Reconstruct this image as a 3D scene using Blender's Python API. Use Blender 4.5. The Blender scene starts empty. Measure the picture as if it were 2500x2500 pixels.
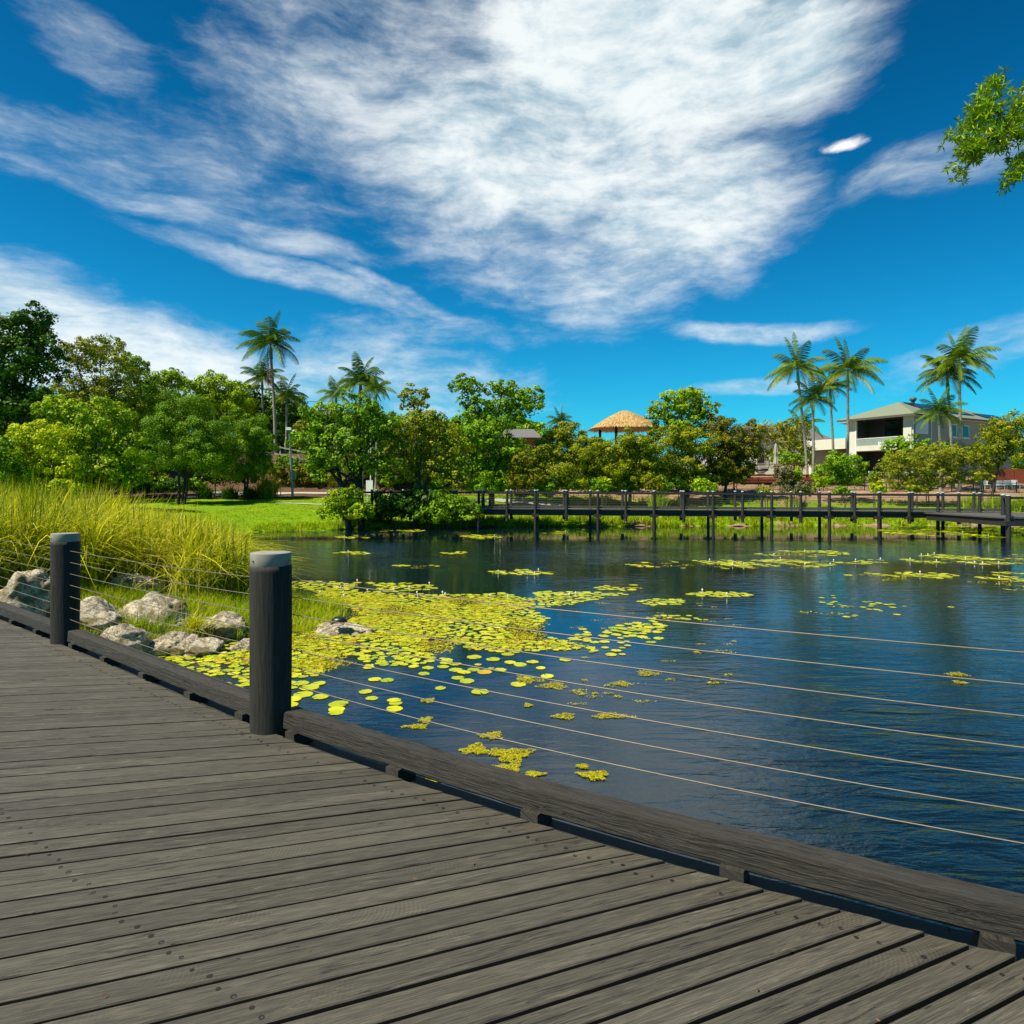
import bpy, bmesh, math, random
import numpy as np
from mathutils import Vector, Matrix

# ------------------------------------------------------------------ camera, sky, sun, exposure
F = 1600.0; EYE = 1.6; HY = 1190.0          # focal length and horizon row measured on the 2500 px photograph
WATER = -1.3
scene = bpy.context.scene
C = bpy.context.collection
cam_d = bpy.data.cameras.new("camera"); cam = bpy.data.objects.new("camera", cam_d); C.objects.link(cam)
cam.location = (0, 0, EYE); cam.rotation_euler = (math.radians(90), 0, 0)
cam_d.sensor_width = 36; cam_d.lens = 36 * F / 2500; cam_d.shift_y = -(1250 - HY) / 2500
cam_d.clip_start = 0.05; cam_d.clip_end = 3000
scene.camera = cam
scene.view_settings.view_transform = 'Standard'; scene.view_settings.look = 'None'
scene.view_settings.exposure = 0.72; scene.view_settings.gamma = 1.0
scene.cycles.use_denoising = True
scene.cycles.max_bounces = 6; scene.cycles.transparent_max_bounces = 6
scene.cycles.sample_clamp_indirect = 6

SUN_EL = math.radians(57); SUNV = Vector((-0.88, -0.47, 0)).normalized() * math.cos(SUN_EL) + Vector((0, 0, math.sin(SUN_EL)))
sun_d = bpy.data.lights.new("sun", 'SUN'); sun = bpy.data.objects.new("sun", sun_d); C.objects.link(sun)
sun_d.energy = 5.0; sun_d.angle = math.radians(0.5); sun_d.color = (1.0, 0.90, 0.72)
sun.rotation_euler = SUNV.to_track_quat('Z', 'Y').to_euler(); sun.location = (-30, -20, 60)

def N(nt, t, **kw):
    n = nt.nodes.new(t)
    for k, v in kw.items():
        if k.startswith('i_'):
            key = k[2:]
            key = int(key) if key.isdigit() else key.replace('_', ' ')
            n.inputs[key].default_value = v
        else: setattr(n, k, v)
    return n
def L(nt, a, ao, b, bi): nt.links.new(a.outputs[ao], b.inputs[bi])
def math_n(nt, op, a, b=None, clamp=False):
    n = nt.nodes.new('ShaderNodeMath'); n.operation = op; n.use_clamp = clamp
    for i, v in enumerate((a, b)):
        if v is None: continue
        if isinstance(v, (int, float)): n.inputs[i].default_value = v
        else: nt.links.new(v, n.inputs[i])
    return n.outputs[0]
def mixc(nt, fac, a, b, mode='MIX'):
    n = nt.nodes.new('ShaderNodeMix'); n.data_type = 'RGBA'; n.blend_type = mode
    for idx, v in ((0, fac), (6, a), (7, b)):
        if isinstance(v, (int, float)): n.inputs[idx].default_value = v
        elif isinstance(v, tuple): n.inputs[idx].default_value = (*v[:3], 1)
        else: nt.links.new(v, n.inputs[idx])
    return n.outputs[2]
def mapr(nt, v, a, b, c=0.0, d=1.0, smooth=True):
    n = nt.nodes.new('ShaderNodeMapRange'); n.interpolation_type = 'SMOOTHSTEP' if smooth else 'LINEAR'
    nt.links.new(v, n.inputs[0])
    for i, x in enumerate((a, b, c, d)): n.inputs[i + 1].default_value = x
    return n.outputs[0]

world = bpy.data.worlds.new("World"); scene.world = world; world.use_nodes = True
wt = world.node_tree; wt.nodes.clear()
sky = N(wt, 'ShaderNodeTexSky', sky_type='NISHITA', sun_disc=False)
sky.sun_elevation = SUN_EL; sky.sun_rotation = math.atan2(SUNV.x, SUNV.y); sky.air_density = 1.0; sky.dust_density = 0.6; sky.ozone_density = 2.0
hs = N(wt, 'ShaderNodeHueSaturation'); hs.inputs['Saturation'].default_value = 1.45; hs.inputs['Hue'].default_value = 0.485
L(wt, sky, 0, hs, 'Color')
skyc = mixc(wt, 1.0, hs.outputs[0], (0.15, 1.10, 1.34), 'MULTIPLY')
tc = N(wt, 'ShaderNodeTexCoord')
nrm = N(wt, 'ShaderNodeVectorMath', operation='NORMALIZE'); L(wt, tc, 'Generated', nrm, 0)
sep = N(wt, 'ShaderNodeSeparateXYZ'); L(wt, nrm, 0, sep, 0)
zg = N(wt, 'ShaderNodeVectorMath', operation='SCALE'); wt.links.new(skyc, zg.inputs[0]); wt.links.new(mapr(wt, sep.outputs['Z'], .03, .72, 1.14, .62), zg.inputs['Scale']); skyc = zg.outputs[0]
flat = N(wt, 'ShaderNodeCombineXYZ'); L(wt, sep, 'X', flat, 0); L(wt, sep, 'Z', flat, 1)
# cloud plane: streaks follow one high layer of cloud
zc = math_n(wt, 'ADD', math_n(wt, 'MAXIMUM', sep.outputs['Z'], 0.0), 0.25)
px_ = math_n(wt, 'DIVIDE', sep.outputs['X'], zc); py_ = math_n(wt, 'DIVIDE', math_n(wt, 'ABSOLUTE', sep.outputs['Y']), zc)
pl = N(wt, 'ShaderNodeCombineXYZ'); wt.links.new(px_, pl.inputs[0]); wt.links.new(py_, pl.inputs[1])
def noise(nt, vec, scale, detail=6, rough=0.6, dist=0.0, mscale=None, rot=0.0, loc=(0, 0, 0)):
    if mscale is not None:
        m = N(nt, 'ShaderNodeMapping'); nt.links.new(vec, m.inputs[0]); m.inputs['Scale'].default_value = mscale
        m.inputs['Rotation'].default_value = (0, 0, rot); m.inputs['Location'].default_value = loc; vec = m.outputs[0]
    n = N(nt, 'ShaderNodeTexNoise'); nt.links.new(vec, n.inputs['Vector'])
    n.inputs['Scale'].default_value = scale; n.inputs['Detail'].default_value = detail
    n.inputs['Roughness'].default_value = rough; n.inputs['Distortion'].default_value = dist
    return n.outputs[0]
warp = N(wt, 'ShaderNodeTexNoise'); L(wt, flat, 0, warp, 'Vector'); warp.inputs['Scale'].default_value = 5; warp.inputs['Detail'].default_value = 5
wsub = N(wt, 'ShaderNodeVectorMath', operation='SUBTRACT'); L(wt, warp, 'Color', wsub, 0); wsub.inputs[1].default_value = (.5, .5, .5)
wscl = N(wt, 'ShaderNodeVectorMath', operation='MULTIPLY'); L(wt, wsub, 0, wscl, 0); wscl.inputs[1].default_value = (.10, .055, 0)
wadd = N(wt, 'ShaderNodeVectorMath', operation='ADD'); L(wt, flat, 0, wadd, 0); L(wt, wscl, 0, wadd, 1)
blobs = [  # px, py, rx, ry, rotation (deg), weight
    (1560, 110, 560, 260, -6, 1.3), (1900, 110, 270, 170, -10, 1.25), (1330, 360, 620, 270, 4, 1.12), (1650, 500, 360, 230, 0, 1.1),
    (1500, 650, 260, 220, 10, .80), (900, 240, 520, 200, 8, .74), (640, 400, 420, 200, 0, .50), (250, 380, 480, 120, 3, .58), (120, 330, 260, 90, -8, .55),
    (950, 30, 520, 90, 0, .62), (180, 60, 260, 110, -30, .50), (40, 780, 330, 190, -22, 1.0), (380, 890, 560, 150, -8, .95),
    (850, 940, 620, 150, 0, .72), (520, 540, 520, 55, -8, .62), (760, 690, 480, 45, -12, .62), (960, 720, 260, 30, -20, .62),
    (1850, 815, 300, 34, -2, .78), (1800, 950, 190, 30, 3, .74), (2330, 400, 360, 90, -4, .55), (2420, 850, 280, 80, 14, .60),
    (1180, 620, 420, 160, -20, .60), (1100, 820, 420, 70, 0, .48)]
msum = None
for (bx, by, rx, ry, rot, w) in blobs:
    u, v = (bx - 1250) / F, (HY - by) / F; n_ = math.sqrt(1 + u * u + v * v)
    m = N(wt, 'ShaderNodeMapping', vector_type='TEXTURE'); L(wt, wadd, 0, m, 0)
    m.inputs['Location'].default_value = (u / n_, v / n_, 0); m.inputs['Rotation'].default_value = (0, 0, math.radians(rot))
    m.inputs['Scale'].default_value = (rx / F / n_ * (1 if abs(u) < .4 else .92), ry / F / n_, 1)
    ln = N(wt, 'ShaderNodeVectorMath', operation='LENGTH'); L(wt, m, 0, ln, 0)
    g = mapr(wt, ln.outputs['Value'], 1.28, 0.30, 0, w)
    msum = g if msum is None else math_n(wt, 'MAXIMUM', msum, math_n(wt, 'ADD', math_n(wt, 'MULTIPLY', msum, .45), g) if False else g)
n1 = noise(wt, wadd.outputs[0], 5.0, 9, .60, .0, (1.0, 2.3, 1), .05)
n2 = noise(wt, wadd.outputs[0], 15.0, 8, .64, .0, (1.0, 2.8, 1), -.06, (3, 1, 0))
n3 = noise(wt, wadd.outputs[0], 34.0, 7, .66, .1, (1.0, 2.6, 1), 0.05, (7, 2, 0))
nn = math_n(wt, 'ADD', math_n(wt, 'ADD', math_n(wt, 'MULTIPLY', n1, .60), math_n(wt, 'MULTIPLY', n2, .28)), math_n(wt, 'MULTIPLY', n3, .12))
dens = math_n(wt, 'ADD', msum, math_n(wt, 'MULTIPLY', math_n(wt, 'SUBTRACT', nn, .5), 2.0))
dens_s = mapr(wt, dens, .25, 1.28)
cover = math_n(wt, 'MULTIPLY', math_n(wt, 'MULTIPLY', dens_s, .93), mapr(wt, sep.outputs['Y'], -.15, .1))  # clouds left out of the unseen sky behind the camera to lower fill light
thick = mapr(wt, math_n(wt, 'ADD', math_n(wt, 'MULTIPLY', n1, .5), math_n(wt, 'MULTIPLY', n2, .5)), .34, .60)
ccol = mixc(wt, thick, (5.2, 7.2, 8.2), (10.6, 11.2, 11.2))
# little bright puff
m = N(wt, 'ShaderNodeMapping', vector_type='TEXTURE'); L(wt, wadd, 0, m, 0)
u, v = (2062 - 1250) / F, (HY - 341) / F; n_ = math.sqrt(1 + u * u + v * v)
m.inputs['Location'].default_value = (u / n_, v / n_, 0); m.inputs['Scale'].default_value = (50 / F / n_, 14 / F / n_, 1); m.inputs['Rotation'].default_value = (0, 0, math.radians(-8))
ln = N(wt, 'ShaderNodeVectorMath', operation='LENGTH'); L(wt, m, 0, ln, 0)
puff = mapr(wt, math_n(wt, 'ADD', ln.outputs['Value'], math_n(wt, 'MULTIPLY', n3, 1.5)), 1.75, 0.85)
cc = mixc(wt, cover, skyc, ccol)
cc = mixc(wt, puff, cc, (11, 11.3, 11.4))
bg = N(wt, 'ShaderNodeBackground'); bg.inputs['Strength'].default_value = 0.056
wt.links.new(cc, bg.inputs['Color'])
wo = N(wt, 'ShaderNodeOutputWorld'); L(wt, bg, 0, wo, 0)

# ------------------------------------------------------------------ helpers
rng = np.random.default_rng(11); random.seed(5)
def gpt(px, py, z=0.0):
    D = F * (EYE - z) / (py - HY); return ((px - 1250) / F * D, D)
def dpt(px, py, D): return Vector(((px - 1250) / F * D, D, EYE - (py - HY) / F * D))
def lerp(a, b, t): return a + (b - a) * t
def smooth(t): t = np.clip(t, 0, 1); return t * t * (3 - 2 * t)

def meta(o, label=None, cat=None, group=None, kind=None):
    if label: o['label'] = label
    if cat: o['category'] = cat
    if group: o['group'] = group
    if kind: o['kind'] = kind
    return o
def thing(name, label, cat, loc=(0, 0, 0), rz=0, group=None):
    o = bpy.data.objects.new(name, None); C.objects.link(o); o.location = loc; o.rotation_euler = (0, 0, rz); o.empty_display_size = .2
    return meta(o, label, cat, group)
class MB:
    def __init__(s): s.v = []; s.f = []; s.m = []; s.uv = []; s.t = []; s.smooth = []
    def add(s, vs, fs, mat=0, uv=None, tint=0.5, smooth=False):
        o = len(s.v); s.v += [tuple(x) for x in vs]; s.t += [tint] * len(vs)
        for i, f in enumerate(fs):
            s.f.append(tuple(o + j for j in f)); s.m.append(mat); s.smooth.append(smooth)
            s.uv.append([uv[j] for j in f] if uv is not None else [(vs[j][0], vs[j][1]) for j in f])
    def box(s, a, b, mat=0, tint=.5):
        (x0, y0, z0), (x1, y1, z1) = a, b
        vs = [(x0, y0, z0), (x1, y0, z0), (x1, y1, z0), (x0, y1, z0), (x0, y0, z1), (x1, y0, z1), (x1, y1, z1), (x0, y1, z1)]
        s.add(vs, [(0, 3, 2, 1), (4, 5, 6, 7), (0, 1, 5, 4), (1, 2, 6, 5), (2, 3, 7, 6), (3, 0, 4, 7)], mat, [(v[0] + v[1], v[2]) for v in vs], tint)
    def beam(s, p, q, w, h, mat=0, tint=.5, cham=0.0):
        p, q = Vector(p), Vector(q); d = (q - p); ln = d.length; d.normalize()
        sd = d.cross(Vector((0, 0, 1)));
        if sd.length < 1e-4: sd = Vector((1, 0, 0))
        sd.normalize(); up = sd.cross(d).normalized()
        vs = []; uv = []
        for k, c in enumerate((p, q)):
            for (a, b) in ((-1, -1), (1, -1), (1, 1), (-1, 1)):
                vs.append(c + sd * a * w / 2 + up * b * h / 2); uv.append((k * ln, a * w / 2 + b * h))
        s.add(vs, [(0, 1, 5, 4), (1, 2, 6, 5), (2, 3, 7, 6), (3, 0, 4, 7), (3, 2, 1, 0), (4, 5, 6, 7)], mat, uv, tint)
    def tube(s, pts, rad, n=8, mat=0, tint=.5, caps=True, jit=0.0):
        pts = [Vector(p) for p in pts]; k = len(pts)
        if not hasattr(rad, '__len__'): rad = [rad] * k
        vs = []; uv = []; ll = 0; prev = None
        for i, p in enumerate(pts):
            d = (pts[min(i + 1, k - 1)] - pts[max(i - 1, 0)]).normalized()
            if prev is None:
                a = d.cross(Vector((0, 0, 1)));
                if a.length < .1: a = Vector((1, 0, 0)) - d * d.x
                a.normalize()
            else: a = (prev - d * prev.dot(d)).normalized()
            prev = a; b = d.cross(a)
            if i: ll += (p - pts[i - 1]).length
            for j in range(n):
                an = 2 * math.pi * j / n; r = rad[i] * (1 + jit * (random.random() - .5))
                vs.append(p + a * math.cos(an) * r + b * math.sin(an) * r); uv.append((ll, j / n * 2 * math.pi * rad[0]))
        fs = [(i * n + j, i * n + (j + 1) % n, (i + 1) * n + (j + 1) % n, (i + 1) * n + j) for i in range(k - 1) for j in range(n)]
        s.add(vs, fs, mat, uv, tint, True)
        if caps:
            s.add(vs[:n], [tuple(range(n))[::-1]], mat, uv[:n], tint); s.add(vs[-n:], [tuple(range(n))], mat, uv[-n:], tint)
    def build(s, name, mats, parent=None, loc=None):
        me = bpy.data.meshes.new(name); me.from_pydata(s.v, [], s.f)
        if not isinstance(mats, (list, tuple)): mats = [mats]
        for m in mats: me.materials.append(m)
        me.polygons.foreach_set('material_index', s.m); me.polygons.foreach_set('use_smooth', s.smooth)
        ul = me.uv_layers.new(name='UVMap'); ul.data.foreach_set('uv', [c for f in s.uv for p in f for c in p])
        at = me.attributes.new('tint', 'FLOAT', 'POINT'); at.data.foreach_set('value', s.t)
        me.update(); o = bpy.data.objects.new(name, me); C.objects.link(o)
        if parent is not None: o.parent = parent
        if loc is not None: o.location = loc
        return o
def quads(name, V, tint, mat, parent=None, smooth=False, k=4):
    """V: (n,k,3) array of leaf polygons"""
    n = len(V); me = bpy.data.meshes.new(name)
    me.vertices.add(n * k); me.vertices.foreach_set('co', np.ascontiguousarray(V, dtype=np.float32).ravel())
    me.loops.add(n * k); me.loops.foreach_set('vertex_index', np.arange(n * k, dtype=np.int32))
    me.polygons.add(n); me.polygons.foreach_set('loop_start', np.arange(0, n * k, k, dtype=np.int32)); me.polygons.foreach_set('loop_total', np.full(n, k, dtype=np.int32))
    at = me.attributes.new('tint', 'FLOAT', 'POINT'); at.data.foreach_set('value', np.repeat(np.asarray(tint, dtype=np.float32), k))
    me.materials.append(mat); me.update(calc_edges=True)
    o = bpy.data.objects.new(name, me); C.objects.link(o)
    if parent is not None:
        o.parent = parent
    return o
def local(o_parent, V):
    l = np.array(o_parent.location); return V - l

# ------------------------------------------------------------------ materials
def newmat(name):
    m = bpy.data.materials.new(name); m.use_nodes = True; nt = m.node_tree
    return m, nt, nt.nodes['Principled BSDF'], nt.nodes['Material Output']
KA = .76
def ka(c): return tuple(min(.8, v * KA) for v in c[:3])
def plain(name, col, rough=.6, metal=0, var=.15, scale=8, bump=0):
    col = ka(col)
    m, nt, b, o = newmat(name)
    tcn = N(nt, 'ShaderNodeTexCoord'); nz = noise(nt, tcn.outputs['Object'], scale, 5, .6)
    f = mapr(nt, nz, .3, .7, 1 - var, 1 + var, False)
    c = mixc(nt, 1.0, col, (1, 1, 1), 'MULTIPLY'); mm = N(nt, 'ShaderNodeVectorMath', operation='SCALE')
    nt.links.new(c, mm.inputs[0]); nt.links.new(f, mm.inputs['Scale']); L(nt, mm, 0, b, 'Base Color')
    b.inputs['Roughness'].default_value = rough; b.inputs['Metallic'].default_value = metal
    if bump:
        bp = N(nt, 'ShaderNodeBump'); bp.inputs['Strength'].default_value = bump; bp.inputs['Distance'].default_value = .02
        nt.links.new(nz, bp.inputs['Height']); L(nt, bp, 0, b, 'Normal')
    return m
def leafmat(name, c0, c1, c2=None, trans=.20, rough=.5, spec=.14):
    c0, c1, c2 = ka(c0), ka(c1), (ka(c2) if c2 else None)
    m, nt, b, o = newmat(name)
    at = N(nt, 'ShaderNodeAttribute', attribute_name='tint')
    r = N(nt, 'ShaderNodeValToRGB'); L(nt, at, 'Fac', r, 0)
    r.color_ramp.elements[0].position = 0; r.color_ramp.elements[0].color = (*c0, 1)
    r.color_ramp.elements[1].position = .8 if c2 else 1; r.color_ramp.elements[1].color = (*c1, 1)
    if c2: e = r.color_ramp.elements.new(.93); e.color = (*c2, 1)
    L(nt, r, 0, b, 'Base Color'); b.inputs['Roughness'].default_value = rough; b.inputs['Specular IOR Level'].default_value = spec
    t = N(nt, 'ShaderNodeBsdfTranslucent'); tcg = mixc(nt, 1.0, r.outputs[0], (1.25, 1.2, .5), 'MULTIPLY'); nt.links.new(tcg, t.inputs[0])
    mx = N(nt, 'ShaderNodeMixShader'); mx.inputs[0].default_value = trans
    L(nt, b, 0, mx, 1); L(nt, t, 0, mx, 2); L(nt, mx, 0, o, 0)
    return m
M = {}
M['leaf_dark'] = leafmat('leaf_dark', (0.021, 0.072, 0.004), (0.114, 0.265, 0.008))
M['leaf_mid'] = leafmat('leaf_mid', (0.067, 0.170, 0.004), (0.323, 0.571, 0.008), (0.538, 0.648, 0.010))
M['leaf_bright'] = leafmat('leaf_bright', (.12, .26, .004), (.50, .68, .006), (.70, .76, .01))
M['leaf_lime'] = leafmat('leaf_lime', (.28, .42, .004), (.80, .86, .008), (.95, .90, .01), spec=.14)
M['leaf_olive'] = leafmat('leaf_olive', (0.095, 0.162, 0.004), (0.456, 0.496, 0.008), (0.753, 0.419, 0.020))
M['leaf_needle'] = leafmat('leaf_needle', (0.054, 0.162, 0.004), (0.269, 0.475, 0.006), (0.456, 0.552, 0.006))
M['leaf_rust'] = leafmat('leaf_rust', (0.062, 0.087, 0.004), (0.274, 0.270, 0.010), (0.630, 0.206, 0.020))
M['leaf_gold'] = leafmat('leaf_gold', (.10, .15, .006), (.48, .48, .025), (.66, .58, .06))
M['leaf_orange'] = leafmat('leaf_orange', (.08, .13, .005), (.35, .32, .01), (.65, .24, .02))
M['leaf_pink'] = leafmat('leaf_pink', (.12, .13, .05), (.30, .26, .12), (.45, .20, .16))
M['frond'] = leafmat('frond', (.02, .08, .006), (.17, .32, .012), (.55, .46, .04), .22)
M['frond_light'] = leafmat('frond_light', (.04, .13, .008), (.32, .46, .02), (.68, .52, .05), .25)
M['frond_dead'] = leafmat('frond_dead', (.20, .09, .05), (.42, .24, .14), None, .15)
M['reed'] = leafmat('reed', (.08, .17, .004), (.98, .94, .03), (1.05, .90, .30), .35, .5)
M['grass'] = leafmat('grass', (.14, .30, .006), (.62, .74, .012), (.60, .42, .06), .35)
M['lily'] = leafmat('lily', (.28, .42, .005), (.72, .72, .008), (.62, .42, .02), .12, .38, .35)
M['weed'] = leafmat('weed', (.22, .24, .006), (.68, .66, .012), (.50, .26, .03), .25)
M['flax'] = leafmat('flax', (.10, .17, .01), (.50, .46, .03), (.75, .66, .10), .25)

M['bark'] = plain('bark', (.10, .075, .055), .9, 0, .4, 6, .4)
M['bark_pale'] = plain('bark_pale', (.36, .33, .27), .85, 0, .35, 5, .3)
M['bark_dark'] = plain('bark_dark', (.035, .03, .022), .9, 0, .4, 6, .3)
M['palm_trunk'] = plain('palm_trunk', (.30, .29, .23), .8, 0, .4, 5, .2)
M['crownshaft'] = plain('crownshaft', (.10, .20, .05), .5, 0, .2, 3)
M['zinc'] = plain('zinc', (.37, .35, .28), .55, .15, .22, 14)
M['cap_far'] = plain('cap_far', (.75, .80, .80), .4, .2, .05, 10)
M['steel'] = plain('steel', (.26, .21, .15), .5, .3, .1, 30)
M['bolt'] = plain('bolt', (.6, .6, .58), .35, .8, .05, 30)
M['screw'] = plain('screw', (.012, .011, .010), .7, .2, .1, 30)
M['screw_head'] = plain('screw_head', (.10, .10, .09), .5, .5, .1, 30)
M['black_wood'] = plain('black_wood', (.026, .026, .022), .7, 0, .3, 4, .1)
M['bridge_deck'] = plain('bridge_deck', (.09, .085, .075), .75, 0, .3, 6, .1)
M['fence_black'] = plain('fence_black', (.012, .012, .012), .5)
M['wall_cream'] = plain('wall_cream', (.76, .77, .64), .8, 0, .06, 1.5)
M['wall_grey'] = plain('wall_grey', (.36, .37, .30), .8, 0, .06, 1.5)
M['return_green'] = plain('return_green', (.05, .07, .05), .7)
M['white'] = plain('white', (.98, .98, .95), .6, 0, .04, 3)
M['glass_dark'] = plain('glass_dark', (.008, .012, .012), .05, 0, .1, 1)
M['interior'] = plain('interior', (.03, .03, .028), .8)
M['fascia'] = plain('fascia', (.10, .11, .09), .6)
M['red_wood'] = plain('red_wood', (.30, .06, .02), .6, 0, .25, 5)
M['brick_orange'] = plain('brick_orange', (.50, .15, .05), .85, 0, .2, 8)
M['sandstone'] = plain('sandstone', (.42, .30, .18), .85, 0, .25, 4)
M['canvas'] = plain('canvas', (.45, .44, .40), .9, 0, .12, 6)
M['concrete'] = plain('concrete', (.50, .48, .43), .85, 0, .12, 3)
M['bin_green'] = plain('bin_green', (.02, .06, .02), .5)
M['bin_red'] = plain('bin_red', (.65, .06, .01), .5)
M['pole_green'] = plain('pole_green', (.30, .40, .36), .4, .3, .08, 5)
M['rail_pale'] = plain('rail_pale', (.50, .46, .38), .8, 0, .15, 5)
M['solar'] = plain('solar', (.006, .010, .03), .25, 0, .1, 3)
M['wicker'] = plain('wicker', (.02, .02, .02), .6)
M['shell'] = plain('shell', (.012, .022, .010), .35, 0, .4, 30, .3)
M['turtle_skin'] = plain('turtle_skin', (.03, .035, .02), .6, 0, .3, 40)

# metal roof with seams
def roofmat(name, c, scale, horiz=False):
    c = ka(c)
    m, nt, b, o = newmat(name)
    uv = N(nt, 'ShaderNodeUVMap'); w = N(nt, 'ShaderNodeTexWave', wave_type='BANDS', bands_direction='Y' if horiz else 'X'); L(nt, uv, 0, w, 'Vector')
    w.inputs['Scale'].default_value = scale; w.inputs['Distortion'].default_value = .3 if horiz else 0
    f = mapr(nt, w.outputs['Fac'], .0, .35, .55 if horiz else .82, 1)
    mm = N(nt, 'ShaderNodeVectorMath', operation='SCALE'); mm.inputs[0].default_value = c; nt.links.new(f, mm.inputs['Scale']); L(nt, mm, 0, b, 'Base Color')
    b.inputs['Roughness'].default_value = .55; return m
M['roof_green'] = roofmat('roof_green', (.25, .29, .19), 1.2)
M['roof_tile'] = roofmat('roof_tile', (.20, .185, .18), .9, True)
# thatch
m, nt, b, o = newmat('thatch'); M['thatch'] = m
uv = N(nt, 'ShaderNodeUVMap'); nz = noise(nt, uv.outputs[0], 3.0, 6, .7, .3, (1, 6, 1)); n2_ = noise(nt, uv.outputs[0], 14, 4, .7)
c = mixc(nt, mapr(nt, math_n(nt, 'ADD', math_n(nt, 'MULTIPLY', nz, .5), math_n(nt, 'MULTIPLY', n2_, .5)), .38, .62), (.22, .12, .04), (.62, .42, .17)); nt.links.new(c, b.inputs['Base Color'])
b.inputs['Roughness'].default_value = .95
bp = N(nt, 'ShaderNodeBump'); bp.inputs['Distance'].default_value = .08; nt.links.new(nz, bp.inputs['Height']); L(nt, bp, 0, b, 'Normal')

# weathered hardwood; UV u runs along the grain in metres
def woodmat(name, base, worn, dark, worn_amt=.5, rough=.62, bumps=.5, arcs=False, crk=1.4, bd=.004):
    m, nt, b, o = newmat(name)
    uv = N(nt, 'ShaderNodeUVMap'); at = N(nt, 'ShaderNodeAttribute', attribute_name='tint')
    off = N(nt, 'ShaderNodeCombineXYZ'); nt.links.new(math_n(nt, 'MULTIPLY', at.outputs['Fac'], 37.0), off.inputs[0]); nt.links.new(math_n(nt, 'MULTIPLY', at.outputs['Fac'], 91.0), off.inputs[2])
    va = N(nt, 'ShaderNodeVectorMath', operation='ADD'); L(nt, uv, 0, va, 0); L(nt, off, 0, va, 1); V = va.outputs[0]
    g1 = noise(nt, V, 1.0, 7, .62, .5, (4.0, 60, 1)); g2 = noise(nt, V, 1.0, 5, .6, .2, (9, 240, 1))
    big = noise(nt, V, 1.0, 4, .55, .5, (1.2, 3.0, 1)); wn = noise(nt, V, 1.0, 8, .75, 1.2, (5, 26, 1), 0, (4, 9, 0))
    f1 = mapr(nt, g1, .25, .72)
    base, worn, dark = ka(base), ka(worn), ka(dark); c = mixc(nt, f1, dark, base)
    c = mixc(nt, math_n(nt, 'MULTIPLY', mapr(nt, g2, .42, .66), .35), c, worn)
    wm = math_n(nt, 'MULTIPLY', mapr(nt, wn, .53, .68), mapr(nt, big, .42, .66))
    c = mixc(nt, math_n(nt, 'MULTIPLY', wm, worn_amt), c, worn)
    ck = noise(nt, V, 1.0, 3, .5, .8, (crk, 34, 1), 0, (11, 5, 2)); ck2 = math_n(nt, 'ABSOLUTE', math_n(nt, 'SUBTRACT', ck, .5))
    cm = math_n(nt, 'MULTIPLY', mapr(nt, ck2, .016, .004), mapr(nt, noise(nt, V, 1.0, 3, .5, 0, (1.6, 9, 1), 0, (2, 8, 1)), .50, .58))
    c = mixc(nt, math_n(nt, 'MULTIPLY', cm, .85), c, (.008, .007, .006))
    hgt = math_n(nt, 'SUBTRACT', math_n(nt, 'ADD', g1, math_n(nt, 'MULTIPLY', g2, .4)), math_n(nt, 'MULTIPLY', cm, 1.2))
    if arcs:
        wv = N(nt, 'ShaderNodeTexWave', wave_type='RINGS', rings_direction='Z'); mp = N(nt, 'ShaderNodeMapping'); L(nt, uv, 0, mp, 0)
        mp.inputs['Location'].default_value = (0, .35, 0); mp.inputs['Scale'].default_value = (1, 1, 1)
        sx = N(nt, 'ShaderNodeSeparateXYZ'); L(nt, uv, 0, sx, 0); cx = N(nt, 'ShaderNodeCombineXYZ')
        nt.links.new(math_n(nt, 'SUBTRACT', math_n(nt, 'FRACT', math_n(nt, 'ADD', math_n(nt, 'MULTIPLY', sx.outputs[0], .9), math_n(nt, 'MULTIPLY', at.outputs['Fac'], 7.7))), .5), cx.inputs[0])
        nt.links.new(math_n(nt, 'ADD', sx.outputs[1], .28), cx.inputs[1])
        L(nt, cx, 0, wv, 'Vector'); wv.inputs['Scale'].default_value = 26; wv.inputs['Distortion'].default_value = 1.2; wv.inputs['Detail'].default_value = 2
        am = math_n(nt, 'MULTIPLY', mapr(nt, wv.outputs['Fac'], .6, 1.0), mapr(nt, noise(nt, V, 1.0, 3, .5, 0, (.8, 4, 1), 0, (9, 3, 5)), .48, .66))
        c = mixc(nt, math_n(nt, 'MULTIPLY', am, .14), c, worn)
    # per board tone, light or dark
    tn = math_n(nt, 'FRACT', math_n(nt, 'MULTIPLY', at.outputs['Fac'], 13.7))
    sc = N(nt, 'ShaderNodeVectorMath', operation='SCALE'); nt.links.new(c, sc.inputs[0]); nt.links.new(mapr(nt, tn, 0, 1, .80, 1.17, False), sc.inputs['Scale'])
    L(nt, sc, 0, b, 'Base Color')
    nt.links.new(mapr(nt, g1, .3, .7, rough + .12, rough - .06, False), b.inputs['Roughness']); b.inputs['Specular IOR Level'].default_value = .4
    bp = N(nt, 'ShaderNodeBump'); bp.inputs['Strength'].default_value = bumps; bp.inputs['Distance'].default_value = bd
    nt.links.new(hgt, bp.inputs['Height']); L(nt, bp, 0, b, 'Normal')
    return m
M['plank'] = woodmat('plank', (.072, .068, .055), (.235, .215, .155), (.040, .036, .027), .6, .62, .6, True)
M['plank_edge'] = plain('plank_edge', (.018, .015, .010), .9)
M['kerb'] = woodmat('kerb', (.036, .032, .026), (.12, .105, .08), (.020, .018, .014), .4, .65, 1.0, False, 2.5, .010)
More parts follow.
